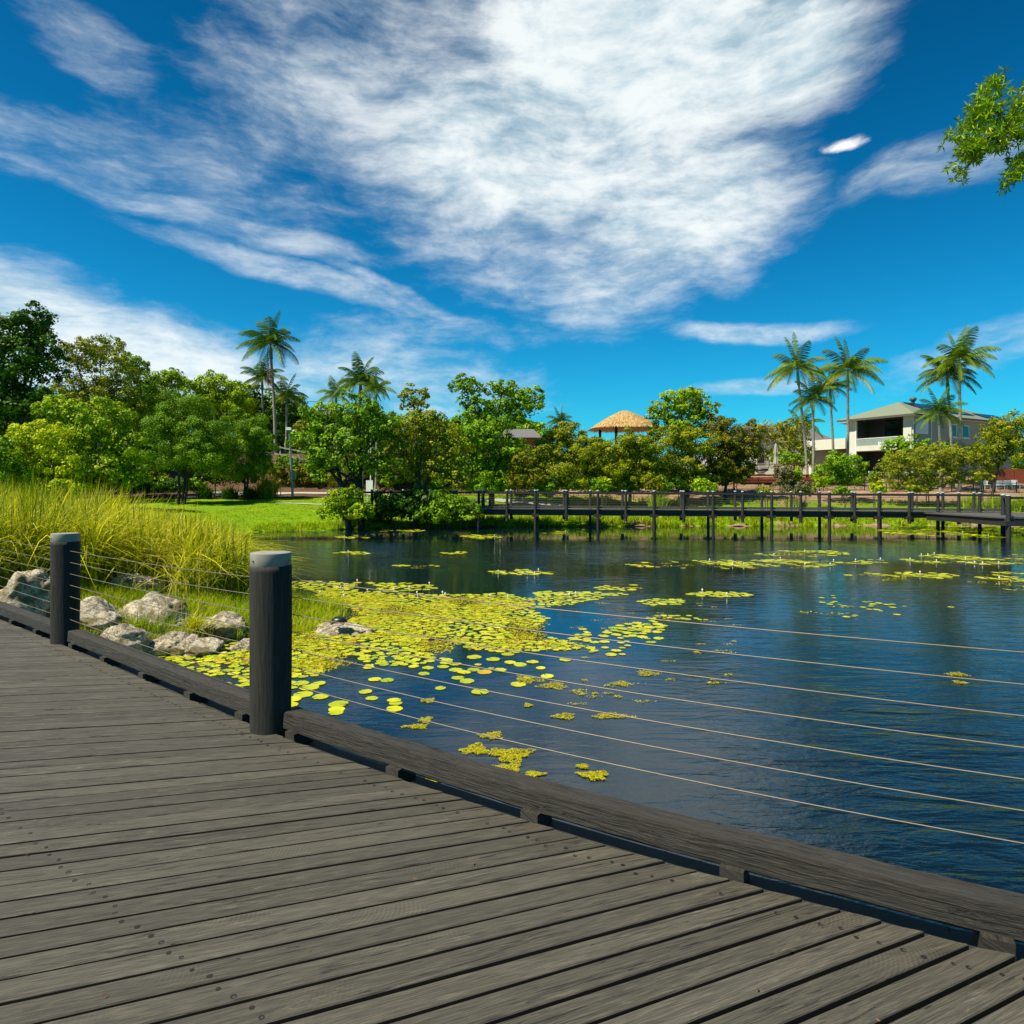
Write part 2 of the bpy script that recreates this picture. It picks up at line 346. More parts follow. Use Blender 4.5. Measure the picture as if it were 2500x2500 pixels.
M['post'] = woodmat('post', (.030, .028, .022), (.065, .06, .047), (.014, .013, .011), .3, .75, .8, False, 1.6, .008)

# granite boulders
m, nt, b, o = newmat('granite'); M['granite'] = m
tcn = N(nt, 'ShaderNodeTexCoord'); g = tcn.outputs['Object']
a1 = noise(nt, g, 5, 8, .7, .4); a2 = noise(nt, g, 28, 5, .8); a3 = noise(nt, g, 2.2, 5, .6, .8, None)
c = mixc(nt, mapr(nt, a1, .38, .58), (.20, .16, .11), (.68, .60, .43))
c = mixc(nt, math_n(nt, 'MULTIPLY', mapr(nt, a2, .54, .62), .7), c, (.80, .77, .68)); c = mixc(nt, mapr(nt, a2, .46, .38), c, (.05, .04, .03))
c = mixc(nt, math_n(nt, 'MULTIPLY', mapr(nt, a3, .50, .58), .75), c, (.22, .17, .05)); nt.links.new(c, b.inputs['Base Color']); b.inputs['Roughness'].default_value = .9
bp = N(nt, 'ShaderNodeBump'); bp.inputs['Strength'].default_value = 1.0; bp.inputs['Distance'].default_value = .12; nt.links.new(math_n(nt, 'ADD', a1, math_n(nt, 'MULTIPLY', a2, .4)), bp.inputs['Height']); L(nt, bp, 0, b, 'Normal')

# lawn, mulch, lake bed
def ground(name, cols, s1, s2, bump):
    cols = [ka(q) for q in cols]
    m, nt, b, o = newmat(name); tcn = N(nt, 'ShaderNodeTexCoord'); g = tcn.outputs['Object']
    a1 = noise(nt, g, s1, 6, .6, .3); a2 = noise(nt, g, s2, 5, .75)
    c = mixc(nt, mapr(nt, a1, .35, .65), cols[0], cols[1]); c = mixc(nt, mapr(nt, a2, .45, .68), c, cols[2]); c = mixc(nt, mapr(nt, a2, .45, .30), c, cols[3])
    nt.links.new(c, b.inputs['Base Color']); b.inputs['Roughness'].default_value = .95; b.inputs['Specular IOR Level'].default_value = .1
    bp = N(nt, 'ShaderNodeBump'); bp.inputs['Strength'].default_value = .6; bp.inputs['Distance'].default_value = bump; nt.links.new(a2, bp.inputs['Height']); L(nt, bp, 0, b, 'Normal')
    return m
M['lawn'] = ground('lawn', [(.13, .27, .003), (.19, .34, .004), (.28, .41, .008), (.085, .19, .003)], .18, 5, .08)
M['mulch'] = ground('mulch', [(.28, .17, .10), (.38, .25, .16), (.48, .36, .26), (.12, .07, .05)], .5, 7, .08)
M['shade_tinted_mulch'] = ground('shade_tinted_mulch', [(.10, .055, .03), (.14, .085, .05), (.20, .13, .08), (.05, .035, .02)], .5, 7, .08)  # darker copy of the mulch, the shade under the trees put into its colour
M['soil'] = ground('soil', [(.05, .06, .015), (.08, .10, .02), (.14, .14, .04), (.02, .025, .01)], .5, 6, .08)
M['bed'] = ground('bed', [(.02, .02, .01), (.03, .03, .012), (.03, .03, .012), (.015, .015, .01)], .5, 3, .05)

# water
m, nt, b, o = newmat('water'); M['water'] = m
tcn = N(nt, 'ShaderNodeTexCoord'); g = tcn.outputs['Object']
b.inputs['Base Color'].default_value = (.002, .008, .013, 1); b.inputs['Roughness'].default_value = .03; b.inputs['IOR'].default_value = 1.55
w1 = noise(nt, g, 1.0, 3, .5, .6, (1.25, 4.2, 1), .10); w2 = noise(nt, g, 1.0, 3, .55, .3, (9, 21, 1), -.15); w0 = noise(nt, g, 1.0, 2, .5, .2, (.5, 1.1, 1), .3)
calm = mapr(nt, noise(nt, g, .16, 3, .5, .4, None), .40, .60, .45, 1.0)
sp = N(nt, 'ShaderNodeSeparateXYZ'); nt.links.new(g, sp.inputs[0])
near_lily = math_n(nt, 'ADD', math_n(nt, 'MULTIPLY', math_n(nt, 'ADD', sp.outputs[0], .2), math_n(nt, 'ADD', sp.outputs[0], .2)), math_n(nt, 'MULTIPLY', math_n(nt, 'POWER', math_n(nt, 'ABSOLUTE', math_n(nt, 'SUBTRACT', sp.outputs[1], 10.5)), 2.0), .22))
calm2 = mapr(nt, near_lily, 1.5, 16.0, .12, 1.0)
fars = math_n(nt, 'MULTIPLY', mapr(nt, sp.outputs[1], 32.0, 37.0, 1.0, .05), math_n(nt, 'SUBTRACT', mapr(nt, sp.outputs[1], 7.0, 13.0, 1.0, .17), mapr(nt, sp.outputs[1], 23.0, 28.0, 0, -.28)))
h = math_n(nt, 'ADD', math_n(nt, 'ADD', math_n(nt, 'MULTIPLY', w1, .9), math_n(nt, 'MULTIPLY', w2, .15)), math_n(nt, 'MULTIPLY', w0, .5))
h = math_n(nt, 'MULTIPLY', h, math_n(nt, 'MULTIPLY', math_n(nt, 'MULTIPLY', calm, calm2), fars))
bp = N(nt, 'ShaderNodeBump'); bp.inputs['Strength'].default_value = 1.0; bp.inputs['Distance'].default_value = .10; nt.links.new(h, bp.inputs['Height']); L(nt, bp, 0, b, 'Normal')

# ------------------------------------------------------------------ terrain
SFX = [-80, -16.4, -7.4, -2.9, 7.5, 22.9, 39, 90]; SFY = [40, 42.6, 47.0, 47.5, 48.6, 49.5, 50.5, 54]
SLY = [-40, 0, 4, 6, 8, 11.3, 12.5, 14, 16, 19, 22, 28, 36, 43, 60]; SLX = [-22, -15, -11, -9, -7.6, -6.6, -5.3, -4.6, -5.0, -6.9, -8.6, -12.2, -15.5, -17, -17]
def gh(x, y):
    x = np.asarray(x, float); y = np.asarray(y, float)
    wig = .25 * np.sin(x * 1.7 + 1) + .2 * np.sin(x * .63)
    d = y - (np.interp(x, SFX, SFY) + wig)
    left = np.interp(d, [-3, 0, .6, 3, 32, 42, 70, 150], [-2.2, -1.32, -1.1, -.95, 1.0, 1.6, 3.0, 5])
    right = np.interp(d, [-3, 0, .6, 3, 13, 33, 60, 150], [-2.2, -1.32, -.95, -.6, -.3, 3.0, 3.4, 5])
    left = left + 4.3 * smooth((y - 74.6) / 6.0) * smooth((x + 46) / 8) * (1 - smooth((x + 14) / 10))
    t = smooth((x + 5) / 8.0)
    gf = left * (1 - t) + right * t
    wl = .15 * np.sin(y * 2.1) + .12 * np.sin(y * 4.3)
    dl = np.interp(y, SLY, SLX) + wl - x
    gl = np.interp(dl, [-3, 0, .5, 2, 5, 12, 40], [-2.2, -1.32, -1.12, -.9, -.6, -.1, .6])
    r = np.hypot(x - 12.3, y - 9.5); gi = np.interp(r, [0, 2.4, 3.2, 5], [-.4, -.8, -1.32, -2.2])
    return np.maximum(np.maximum(gf, gl), gi)
def ghf(x, y): return float(gh(x, y))
xs = np.concatenate([np.arange(-200, -60, 6), np.arange(-60, -24, 1.2), np.arange(-24, 12, .45), np.arange(12, 70, 1.0), np.arange(70, 260, 6)])
ys = np.concatenate([np.arange(-60, 4, 3), np.arange(4, 26, .4), np.arange(26, 70, .7), np.arange(70, 110, 1.5), np.arange(110, 420, 8)])
X, Y = np.meshgrid(xs, ys); Z = gh(X, Y) + np.where(gh(X, Y) > -1.3, .03 * np.sin(X * 2.3 + Y) * np.sin(Y * 1.7), 0)
def zone(x, y):
    d = y - np.interp(x, SFX, SFY); w = .8 * math.sin(x * .9) + .5 * math.sin(x * 2.3)
    if ghf(x, y) < -1.45: return 'lake_bed'
    if x < -12 and d > -8 and d < 24: return 'lawn'
    if d > 0.1 and x > -21:
        lim = np.interp(x, [-21, -17, -8, 2, 12, 25, 60], [24, 27, 30, 20, 17, 15, 14]) + w * .5
        if d < lim: return 'lawn'
        return 'mulch_bank' if x > 3 else 'shade_tinted_bank'
    if y < 40 and x < 0 and d < -1: return 'marsh_bank'
    if d > 0.1 and d < 22: return 'lawn'
    return 'mulch_bank' if x > 3 else 'shade_tinted_bank'
zf = {}
nx = len(xs)
for j in range(len(ys) - 1):
    for i in range(nx - 1):
        zf.setdefault(zone((xs[i] + xs[i + 1]) / 2, (ys[j] + ys[j + 1]) / 2), []).append((j * nx + i, j * nx + i + 1, (j + 1) * nx + i + 1, (j + 1) * nx + i))
VV = np.stack([X, Y, Z], -1).reshape(-1, 3)
for nm, fs in zf.items():
    fa = np.array(fs); us, inv = np.unique(fa.ravel(), return_inverse=True)
    me = bpy.data.meshes.new(nm); me.from_pydata(VV[us].tolist(), [], inv.reshape(-1, 4).tolist()); me.polygons.foreach_set('use_smooth', [True] * len(fs))
    me.materials.append(M[{'lawn': 'lawn', 'mulch_bank': 'mulch', 'shade_tinted_bank': 'shade_tinted_mulch', 'lake_bed': 'bed', 'marsh_bank': 'soil'}[nm]])
    o = bpy.data.objects.new(nm, me); C.objects.link(o); meta(o, kind='structure')
mb = MB(); mb.add([(-260, -120, WATER), (320, -120, WATER), (320, 90, WATER), (-260, 90, WATER)], [(0, 1, 2, 3)])
o = mb.build('water', M['water']); meta(o, kind='structure')

def strip(name, pts, width, mat, zoff=.03):
    mb = MB(); vs = []; 
    fine = []
    for a, b in zip(pts[:-1], pts[1:]):
        for t in np.linspace(0, 1, 12, endpoint=False): fine.append((lerp(a[0], b[0], t), lerp(a[1], b[1], t), lerp(a[2], b[2], t)))
    fine.append(pts[-1])
    for i, p in enumerate(fine):
        q = fine[min(i + 1, len(fine) - 1)]; r = fine[max(i - 1, 0)]; d = Vector((q[0] - r[0], q[1] - r[1])).normalized(); nrm_ = Vector((-d.y, d.x)); w = p[2] * width / 2
        for s in (-1, -.33, .33, 1):
            x, y = p[0] + nrm_.x * w * s, p[1] + nrm_.y * w * s; vs.append((x, y, ghf(x, y) + zoff))
    fs = [(i * 4 + k, i * 4 + k + 1, i * 4 + 4 + k + 1, i * 4 + 4 + k) for i in range(len(fine) - 1) for k in range(3)]
    mb.add(vs, fs, smooth=True); o = mb.build(name, mat); meta(o, kind='structure'); return o
strip('path', [(-34.5, 74.5, 1), (-33, 73.5, 1.2), (-28, 73.2, 1.3), (-22, 73.5, 1), (-14, 72.0, .9), (-6, 69, .8), (0, 64.5, .8), (5, 62, .8)], 2.2, M['concrete'], .05)
strip('path', [(-34, 67.5, .8), (-32, 68.5, 1.1), (-29, 70.5, 1.5), (-26, 73, 1.8)], 1.9, M['concrete'], .07)
strip('path', [(-22, 61, .4), (-17, 60.2, .9), (-12, 59.5, 1), (-7, 57.5, 1)], 1.0, M['concrete'], .05)
# ------------------------------------------------------------------ boardwalk in front
edge_px = [(0, 1513), (181, 1580), (346, 1657), (581, 1763), (743, 1821), (981, 1902), (1130, 1951), (1287, 2006), (1421, 2044), (1561, 2083), (1719, 2131), (1892, 2176), (2086, 2225), (2262, 2279), (2377, 2311), (2495, 2341)]
E = [Vector((-10.5, 11.2)), Vector((-8.0, 9.35))] + [Vector(gpt(*p)) for p in edge_px] + [Vector((2.6, 1.86)), Vector((3.6, 1.5)), Vector((4.8, 1.15))]
# light smoothing and arc-length parameter
for _ in range(2): E = [E[0]] + [(E[i - 1] + E[i] * 2 + E[i + 1]) / 4 for i in range(1, len(E) - 1)] + [E[-1]]
S = [0]
for a, b_ in zip(E[:-1], E[1:]): S.append(S[-1] + (b_ - a).length)
Ex, Ey = [e.x for e in E], [e.y for e in E]
def Ept(s): return Vector((np.interp(s, S, Ex), np.interp(s, S, Ey)))
def Etan(s): return (Ept(s + .08) - Ept(s - .08)).normalized()
def Enrm(s): t = Etan(s); return Vector((-t.y, t.x))        # towards the water
def theta(s):
    x = Ept(s).x; return math.radians(np.interp(x, [-8, -6.1, -3, -1.6, -.25, .55, 1.0, 1.73, 4], [4, 5, 7.5, 10, 15.2, 18.5, 20.5, 23.8, 27]))
def s_at_x(x): return float(np.interp(x, Ex, S))
bw = thing('boardwalk', 'weathered grey timber boardwalk curving across the foreground with cable railing on the water side', 'boardwalk')
PITCH = .1345; mb = MB(); k = 0
s = s_at_x(2.495 * 0 + 1.731) % PITCH
rows = [.175, 1.85, 3.3]
while s + PITCH < S[-1] - .1:
    tint = random.random(); g = .005 + .004 * random.random(); x_ = Ept(s).x
    th0, th1 = theta(s), theta(s + PITCH); p0, p1 = Ept(s), Ept(s + PITCH)
    d0, d1 = Vector((math.cos(th0), math.sin(th0))), Vector((math.cos(th1), math.sin(th1)))
    if x_ > .4: g += .0015
    n0 = Vector((d0.y, -d0.x)); n1_ = Vector((d1.y, -d1.x))
    e0 = p0 + n0 * g + d0 * random.uniform(-.012, .006) ; e1 = p1 - n1_ * g + d1 * 0
    e1 = e1 + d1 * random.uniform(-.012, .006)
    Lp = 5.0; dz = random.uniform(-.002, .002); T = .036; ch = .004
    f0, f1 = e0 - d0 * Lp, e1 - d1 * Lp
    def P3(a, z): return (a.x, a.y, z)
    w = (e1 - e0).length; cr = random.uniform(-.002, .002)
    # cross-section across the board with softened edges
    prof = [(0, -T), (0, -ch), (ch / w, 0), (.25, cr * .7), (.5, cr), (.75, cr * .7), (1 - ch / w, 0), (1, -ch), (1, -T)]
    nseg = 26; vs = []; uv = []
    r_ = random.random() * 50
    for i in range(nseg + 1):
        t = i / nseg; A = e0.lerp(f0, t); B = e1.lerp(f1, t)
        wob = .0016 * math.sin(r_ + t * 9)
        for q, (a, z) in enumerate(prof):
            c_ = A.lerp(B, a) + n0 * wob
            if i == 0: z = z - (.003 if q not in (0, 8) else 0)
            vs.append((c_.x, c_.y, z + dz)); uv.append(((1 - t) * Lp + tint * 10, a * w + abs(min(0, z))))
        if i == 0:   # rounded arris at the sawn end
            t = .006 / Lp; A = e0.lerp(f0, t); B = e1.lerp(f1, t)
            for q, (a, z) in enumerate(prof): c_ = A.lerp(B, a); vs.append((c_.x, c_.y, z + dz)); uv.append(((1 - t) * Lp + tint * 10, a * w))
    np_ = len(prof); rws = len(vs) // np_
    fs = [(i * np_ + q, i * np_ + q + 1, (i + 1) * np_ + q + 1, (i + 1) * np_ + q) for i in range(rws - 1) for q in range(np_ - 1)]
    fs.append(tuple(range(np_))[::-1])
    mb.add(vs, fs, 0, uv, tint, False)
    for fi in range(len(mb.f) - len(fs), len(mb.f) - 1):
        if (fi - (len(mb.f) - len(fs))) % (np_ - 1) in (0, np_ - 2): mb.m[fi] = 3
    # countersunk screws, two per board per joist
    for r in rows:
        for q, fr in ((0, .27), (1, .74)):
            if random.random() < .12: continue
            fr += random.uniform(-.06, .06)
            c_ = e0.lerp(e1, fr); dd = d0.lerp(d1, fr); c_ = c_ - dd * (r + random.uniform(-.018, .018)); zz = dz + cr * .8 + .0012
            R = .0095 * random.uniform(.8, 1.1); n = 12
            ring = [(c_.x + R * math.cos(a), c_.y + R * math.sin(a), zz) for a in np.linspace(0, 2 * math.pi, n, endpoint=False)]
            mb.add(ring, [tuple(range(n))], 1)
            R *= .55; ring = [(c_.x + .003 + R * math.cos(a), c_.y - .003 + R * math.sin(a), zz + .0006) for a in np.linspace(0, 2 * math.pi, n, endpoint=False)]
            if random.random() < .6: mb.add(ring, [tuple(range(n))], 2)
    s += PITCH; k += 1
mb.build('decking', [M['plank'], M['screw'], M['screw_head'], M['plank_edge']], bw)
# joists below
for off, w in ((.095, .13), (-.19, .09), (-1.3, .1), (-2.6, .1)):
    mb = MB(); ss = np.arange(.2, S[-1] - .2, .4)
    for a, b_ in zip(ss[:-1], ss[1:]):
        p, q = Ept(a) + Enrm(a) * off, Ept(b_) + Enrm(b_) * off
        mb.beam((p.x, p.y, -.17), (q.x, q.y, -.17), w, .24)
    mb.build('joist', M['black_wood'], bw)

# posts
def near_post(cx, cy, top, r, flat=True):
    mb = MB(); n = 40; prof = []
    zs = [-2.2, -.05, .0, .15, .4, .7, .9, top - .12, top - .085, top - .083]
    vs = []; uv = []; ph = random.random() * 9
    for i, z in enumerate(zs):
        for j in range(n):
            a = 2 * math.pi * j / n
            rr = r * (1 + .012 * math.sin(a * 3 + z * 3 + ph) + .008 * math.sin(a * 7 + z * 9)) * (1.0 + .015 * (z / 1.1))
            if z < .35: rr *= .985
            x, y = rr * math.cos(a), rr * math.sin(a)
            if z < .2 and flat:          # housed flat where the deck edge meets the post
                nn_ = Vector((.55, .83)); dd = x * nn_.x + y * nn_.y
                if dd > r * .9: x -= nn_.x * (dd - r * .9); y -= nn_.y * (dd - r * .9)
            if i == len(zs) - 1: x *= .93; y *= .93
            vs.append((cx + x, cy + y, z)); uv.append((z, a * r))
    fs = [(i * n + j, i * n + (j + 1) % n, (i + 1) * n + (j + 1) % n, (i + 1) * n + j) for i in range(len(zs) - 1) for j in range(n)]
    mb.add(vs, fs, 0, uv, random.random(), True); mb.add(vs[-n:], [tuple(range(n))], 0, uv[-n:], .3)
    # sawn shoulder under the cap
    po = mb.build('post', M['post'], bw)
    mb = MB(); rc = r * .985; n = 48
    prof = [(rc * .99, top - .088), (rc, top - .086), (rc, top - .006), (rc * .992, top - .001), (rc * .97, top), (rc * .5, top + .003), (0.001, top + .004)]
    vs = [(cx + a * math.cos(2 * math.pi * j / n), cy + a * math.sin(2 * math.pi * j / n), z) for a, z in prof for j in range(n)]
    mb.add(vs, [(i * n + j, i * n + (j + 1) % n, (i + 1) * n + (j + 1) % n, (i + 1) * n + j) for i in range(len(prof) - 1) for j in range(n)], smooth=True)
    capo = mb.build('cap', M['zinc'], po)
    md = capo.modifiers.new('e', 'EDGE_SPLIT'); md.split_angle = math.radians(40)
    for an in (-125, -5, 115):
        a = math.radians(an); mb = MB(); p = Vector((cx + rc * math.cos(a), cy + rc * math.sin(a), top - .045)); d = Vector((math.cos(a), math.sin(a), 0))
        mb.tube([p - d * .004, p + d * .006], [.008, .007], 8); mb.tube([p + d * .006, p + d * .012], [.0045, .003], 6)
        mb.build('bolt', M['bolt'], capo)
P1 = (-1.605, 4.36); P2 = (-4.635, 6.80); P3_ = (-8.35, 9.85); P0 = (2.83, 2.02)
near_post(P1[0], P1[1], 1.168, .132); near_post(P2[0], P2[1], 1.125, .129)
near_post(P3_[0], P3_[1], 1.15, .13); near_post(P0[0], P0[1], 1.16, .13)
# kerb beams
def kerb(x0, x1):
    s0, s1 = s_at_x(x0), s_at_x(x1); n = max(6, int((s1 - s0) / .09)); vs = []; uv = []
    pr = [(.042, .024), (.034, .034), (.040, .128), (.050, .137), (.155, .139), (.166, .130), (.166, .04), (.158, .026)]; m_ = len(pr); tt = random.random()
    for i in range(n + 1):
        sx = lerp(s0, s1, i / n); p, nn_ = Ept(sx), Enrm(sx)
        for q, (o_, z) in enumerate(pr):
            j1, j2 = random.uniform(-.0018, .0018), random.uniform(-.0022, .0022); c_ = p + nn_ * (o_ + j1); vs.append((c_.x, c_.y, z + j2)); uv.append((sx, (o_ if q in (3, 4) else 0) + z + (.3 if q > 4 else 0)))
    fs = [(i * m_ + q, (i + 1) * m_ + q, (i + 1) * m_ + (q + 1) % m_, i * m_ + (q + 1) % m_) for i in range(n) for q in range(m_)]
    fs += [tuple(range(m_)), tuple(range(n * m_, n * m_ + m_))[::-1]]
    mb = MB(); mb.add(vs, fs, 0, uv, tt); o = mb.build('kerb_beam', M['kerb'], bw)
    return o
kb3 = kerb(-7.9, P2[0] - .12); kb2 = kerb(P2[0] + .075, P1[0] - .115); kb1 = kerb(P1[0] + .085, 4.2)
bl = [gpt(45, 1516), gpt(100, 1540)] + [gpt(*p) for p in ((181, 1577), (255, 1611), (346, 1652), (455, 1702), (581, 1754), (703, 1806), (955, 1893), (1290, 2000), (1785, 2146), (2440, 2324))] + [(2.6, 1.85)]
for (x, y) in bl:
    sx = s_at_x(x); p, nn_, tt = Ept(sx), Enrm(sx), Etan(sx)
    mb = MB(); a = p + nn_ * .004; b_ = p + nn_ * .15
    mb.beam((a.x, a.y, -.045), (b_.x, b_.y, -.045), .095, .16, 0, random.random())
    mb.build('spacer_block', M['kerb'], kb1 if x > P1[0] else (kb2 if x > P2[0] else kb3))
# cables
hts = [.990, .872, .756, .640, .524, .408, .288]
for i, h in enumerate(hts):
    segs = [((P3_[0], P3_[1]), (P2[0], P2[1]), .03, h - .02, h - .04), (P2, P1, .018, h - .04, h), ((P1[0] + .055, P1[1] + .06), (P0[0] - .0, P0[1] + .02), .035 + i * .008, h, h)]
    for (a, b_, sag, z0, z1) in segs:
        pts = [(lerp(a[0], b_[0], t), lerp(a[1], b_[1], t), lerp(z0, z1, t) - sag * 4 * t * (1 - t)) for t in np.linspace(0, 1, 22)]
        mb = MB(); mb.tube(pts, .0028, 6); mb.build('cable', M['steel'], bw)

Q = []
for i in range(24):
    px, py = random.uniform(-100, 2400), random.uniform(1650, 2500); x, y = gpt(px, py)
    if (Vector((x, y)) - Ept(s_at_x(x))).dot(Enrm(s_at_x(x))) > -.06: continue
    a = random.uniform(0, 6.28); l_ = random.uniform(.005, .014); w_ = l_ * random.uniform(.25, .5); d = Vector((math.cos(a), math.sin(a), 0)); e_ = Vector((-d.y, d.x, 0)); p = Vector((x, y, .008))
    Q.append([tuple(p - d * l_), tuple(p - e_ * w_ + Vector((0, 0, .003))), tuple(p + d * l_ + Vector((0, 0, .004))), tuple(p + e_ * w_)])
meta(quads('leaf_litter', np.array(Q), rng.uniform(0, .4, len(Q)), M['frond_dead']), kind='stuff')
# ------------------------------------------------------------------ footbridge across the lake
fb = thing('footbridge', 'long dark timber footbridge on piles along the far bank with cable railings', 'footbridge')
BX = [600, 880, 1300, 1800, 2300, 2460]; BD = [50, 47.2, 46.0, 45.6, 45.0, 44.6]; BZ = [.10, .12, .10, .02, -.06, -.08]
def bpnt(px, back=0.0): D = float(np.interp(px, BX, BD)) + back; return Vector(((px - 1250) / F * D, D, float(np.interp(px, BX, BZ))))
front = [838, 908, 955, 1002, 1052, 1108, 1169, 1238, 1307, 1383, 1460, 1528, 1597, 1669, 1741, 1813, 1884, 1955, 2025, 2087, 2146, 2220, 2290, 2341, 2392]
backr = [850, 920, 985, 1050, 1115, 1180, 1248, 1312, 1377, 1441, 1520, 1598, 1663, 1729, 1795, 1860, 1932, 2001, 2080, 2149, 2227, 2302, 2378]
def fpost(pxv, back, pile, kind):
    p = bpnt(pxv, back); mb = MB(); top = p.z + 1.27; bot = -1.9 if pile else p.z - .85
    mb.tube([(p.x, p.y, bot), (p.x, p.y, p.z - .3), (p.x, p.y, top)], [.115, .105, .09], 10, tint=random.random())
    if pile or kind: mb.beam((p.x - .0, p.y - .1, p.z - .45), (p.x, p.y + .35, p.z - .45), .5 if pile else .3, .2)
    po = mb.build('post', M['black_wood'], fb); mb = MB(); mb.tube([(p.x, p.y, top), (p.x, p.y, top + .07)], [.105, .10], 12); mb.build('cap', M['cap_far'], po)
for i, f in enumerate(front): fpost(f, 0, i % 2 == 0, True)
for i, f in enumerate(backr): fpost(f, 2.35, i % 2 == 1, True)
def along(a, b, n=14): return [lerp(a, b, t) for t in np.linspace(0, 1, n)]
for back in (0, 2.35):
    mb = MB(); pts = [bpnt(q, back) + Vector((0, .02 if back else -.02, 1.12)) for q in along(820, 2462)]
    for a, b_ in zip(pts[:-1], pts[1:]): mb.beam(a, b_, .11, .13)
    mb.build('top_rail', M['black_wood'], fb)
    mb = MB()
    for z in (.92, .79, .66, .53, .40, .27):
        mb = MB(); mb.tube([bpnt(q, back) + Vector((0, 0, z)) for q in along(820, 2462)], .007, 4); mb.build('cable', M['fence_black'] if back else M['steel'], fb)
    mb = MB(); pts = [bpnt(q, back + (.12 if back == 0 else -.1)) + Vector((0, 0, .11)) for q in along(820, 2462)]
    for a, b_ in zip(pts[:-1], pts[1:]): mb.beam(a, b_, .1, .1)
    mb.build('kerb_beam', M['bridge_deck'], fb)
    mb = MB(); pts = [bpnt(q, back + (.25 if back == 0 else -.25)) + Vector((0, 0, -.27)) for q in along(820, 2462)]
    for a, b_ in zip(pts[:-1], pts[1:]): mb.beam(a, b_, .15, .38)
    mb.build('bearer', M['black_wood'], fb)
mb = MB(); n = 330; qs = along(820, 2462, n)
for a, b_ in zip(qs[:-1], qs[1:]):
    p, q = bpnt(a, .05), bpnt(b_ - .9, .05); r, t = bpnt(b_ - .9, 2.3), bpnt(a, 2.3)
    tp = [(p.x, p.y, p.z), (q.x, q.y, q.z), (r.x, r.y, r.z), (t.x, t.y, t.z)]; bt = [(x, y, z - .06) for x, y, z in tp]
    mb.add(tp + bt, [(0, 1, 2, 3), (7, 6, 5, 4), (4, 5, 1, 0), (5, 6, 2, 1), (6, 7, 3, 2), (7, 4, 0, 3)], tint=random.random())
mb.build('decking', M['bridge_deck'], fb)

# viewing platform at the right end
vp = thing('viewing_platform', 'dark timber lookout platform joining the right end of the footbridge', 'platform')
pz = -.12; D0 = 37.5
pa = [(2462, D0), (2449, 40.5), (2560, D0), (2660, D0), (2700, 44)]
for (q, D) in pa:
    x = (q - 1250) / F * D; mb = MB(); mb.tube([(x, D, -2), (x, D, pz + 1.24)], [.13, .12], 10); mb.beam((x, D - .12, pz - .35), (x, D + .3, pz - .35), .5, .25)
    po = mb.build('post', M['black_wood'], vp); mb = MB(); mb.tube([(x, D, pz + 1.24), (x, D, pz + 1.31)], [.14, .135], 12); mb.build('cap', M['cap_far'], po)
x0 = (2462 - 1250) / F * D0; x1 = 36
mb = MB(); mb.box((x0 - .1, D0 + .02, pz - .08), (x1, 45, pz)); mb.build('decking', M['bridge_deck'], vp)
mb = MB(); mb.box((x0 - .1, D0 + .05, pz - .5), (x1, D0 + .2, pz - .09)); mb.box((x0, D0 + .3, pz - .5), (x0 + .15, 44.9, pz - .09)); mb.build('bearer', M['black_wood'], vp)
mb = MB(); mb.beam((x0, D0, pz + 1.12), (x1, D0, pz + 1.12), .11, .13); mb.beam((x0, D0 + .06, pz + 1.12), ((2449 - 1250) / F * 40.5, 40.5, pz + 1.12), .1, .12); mb.build('top_rail', M['black_wood'], vp)
for z in (.92, .79, .66, .53, .40, .27):
    mb = MB(); mb.tube([(x0, D0, pz + z), (x1, D0, pz + z)], .007, 4); mb.build('cable', M['steel'], vp)

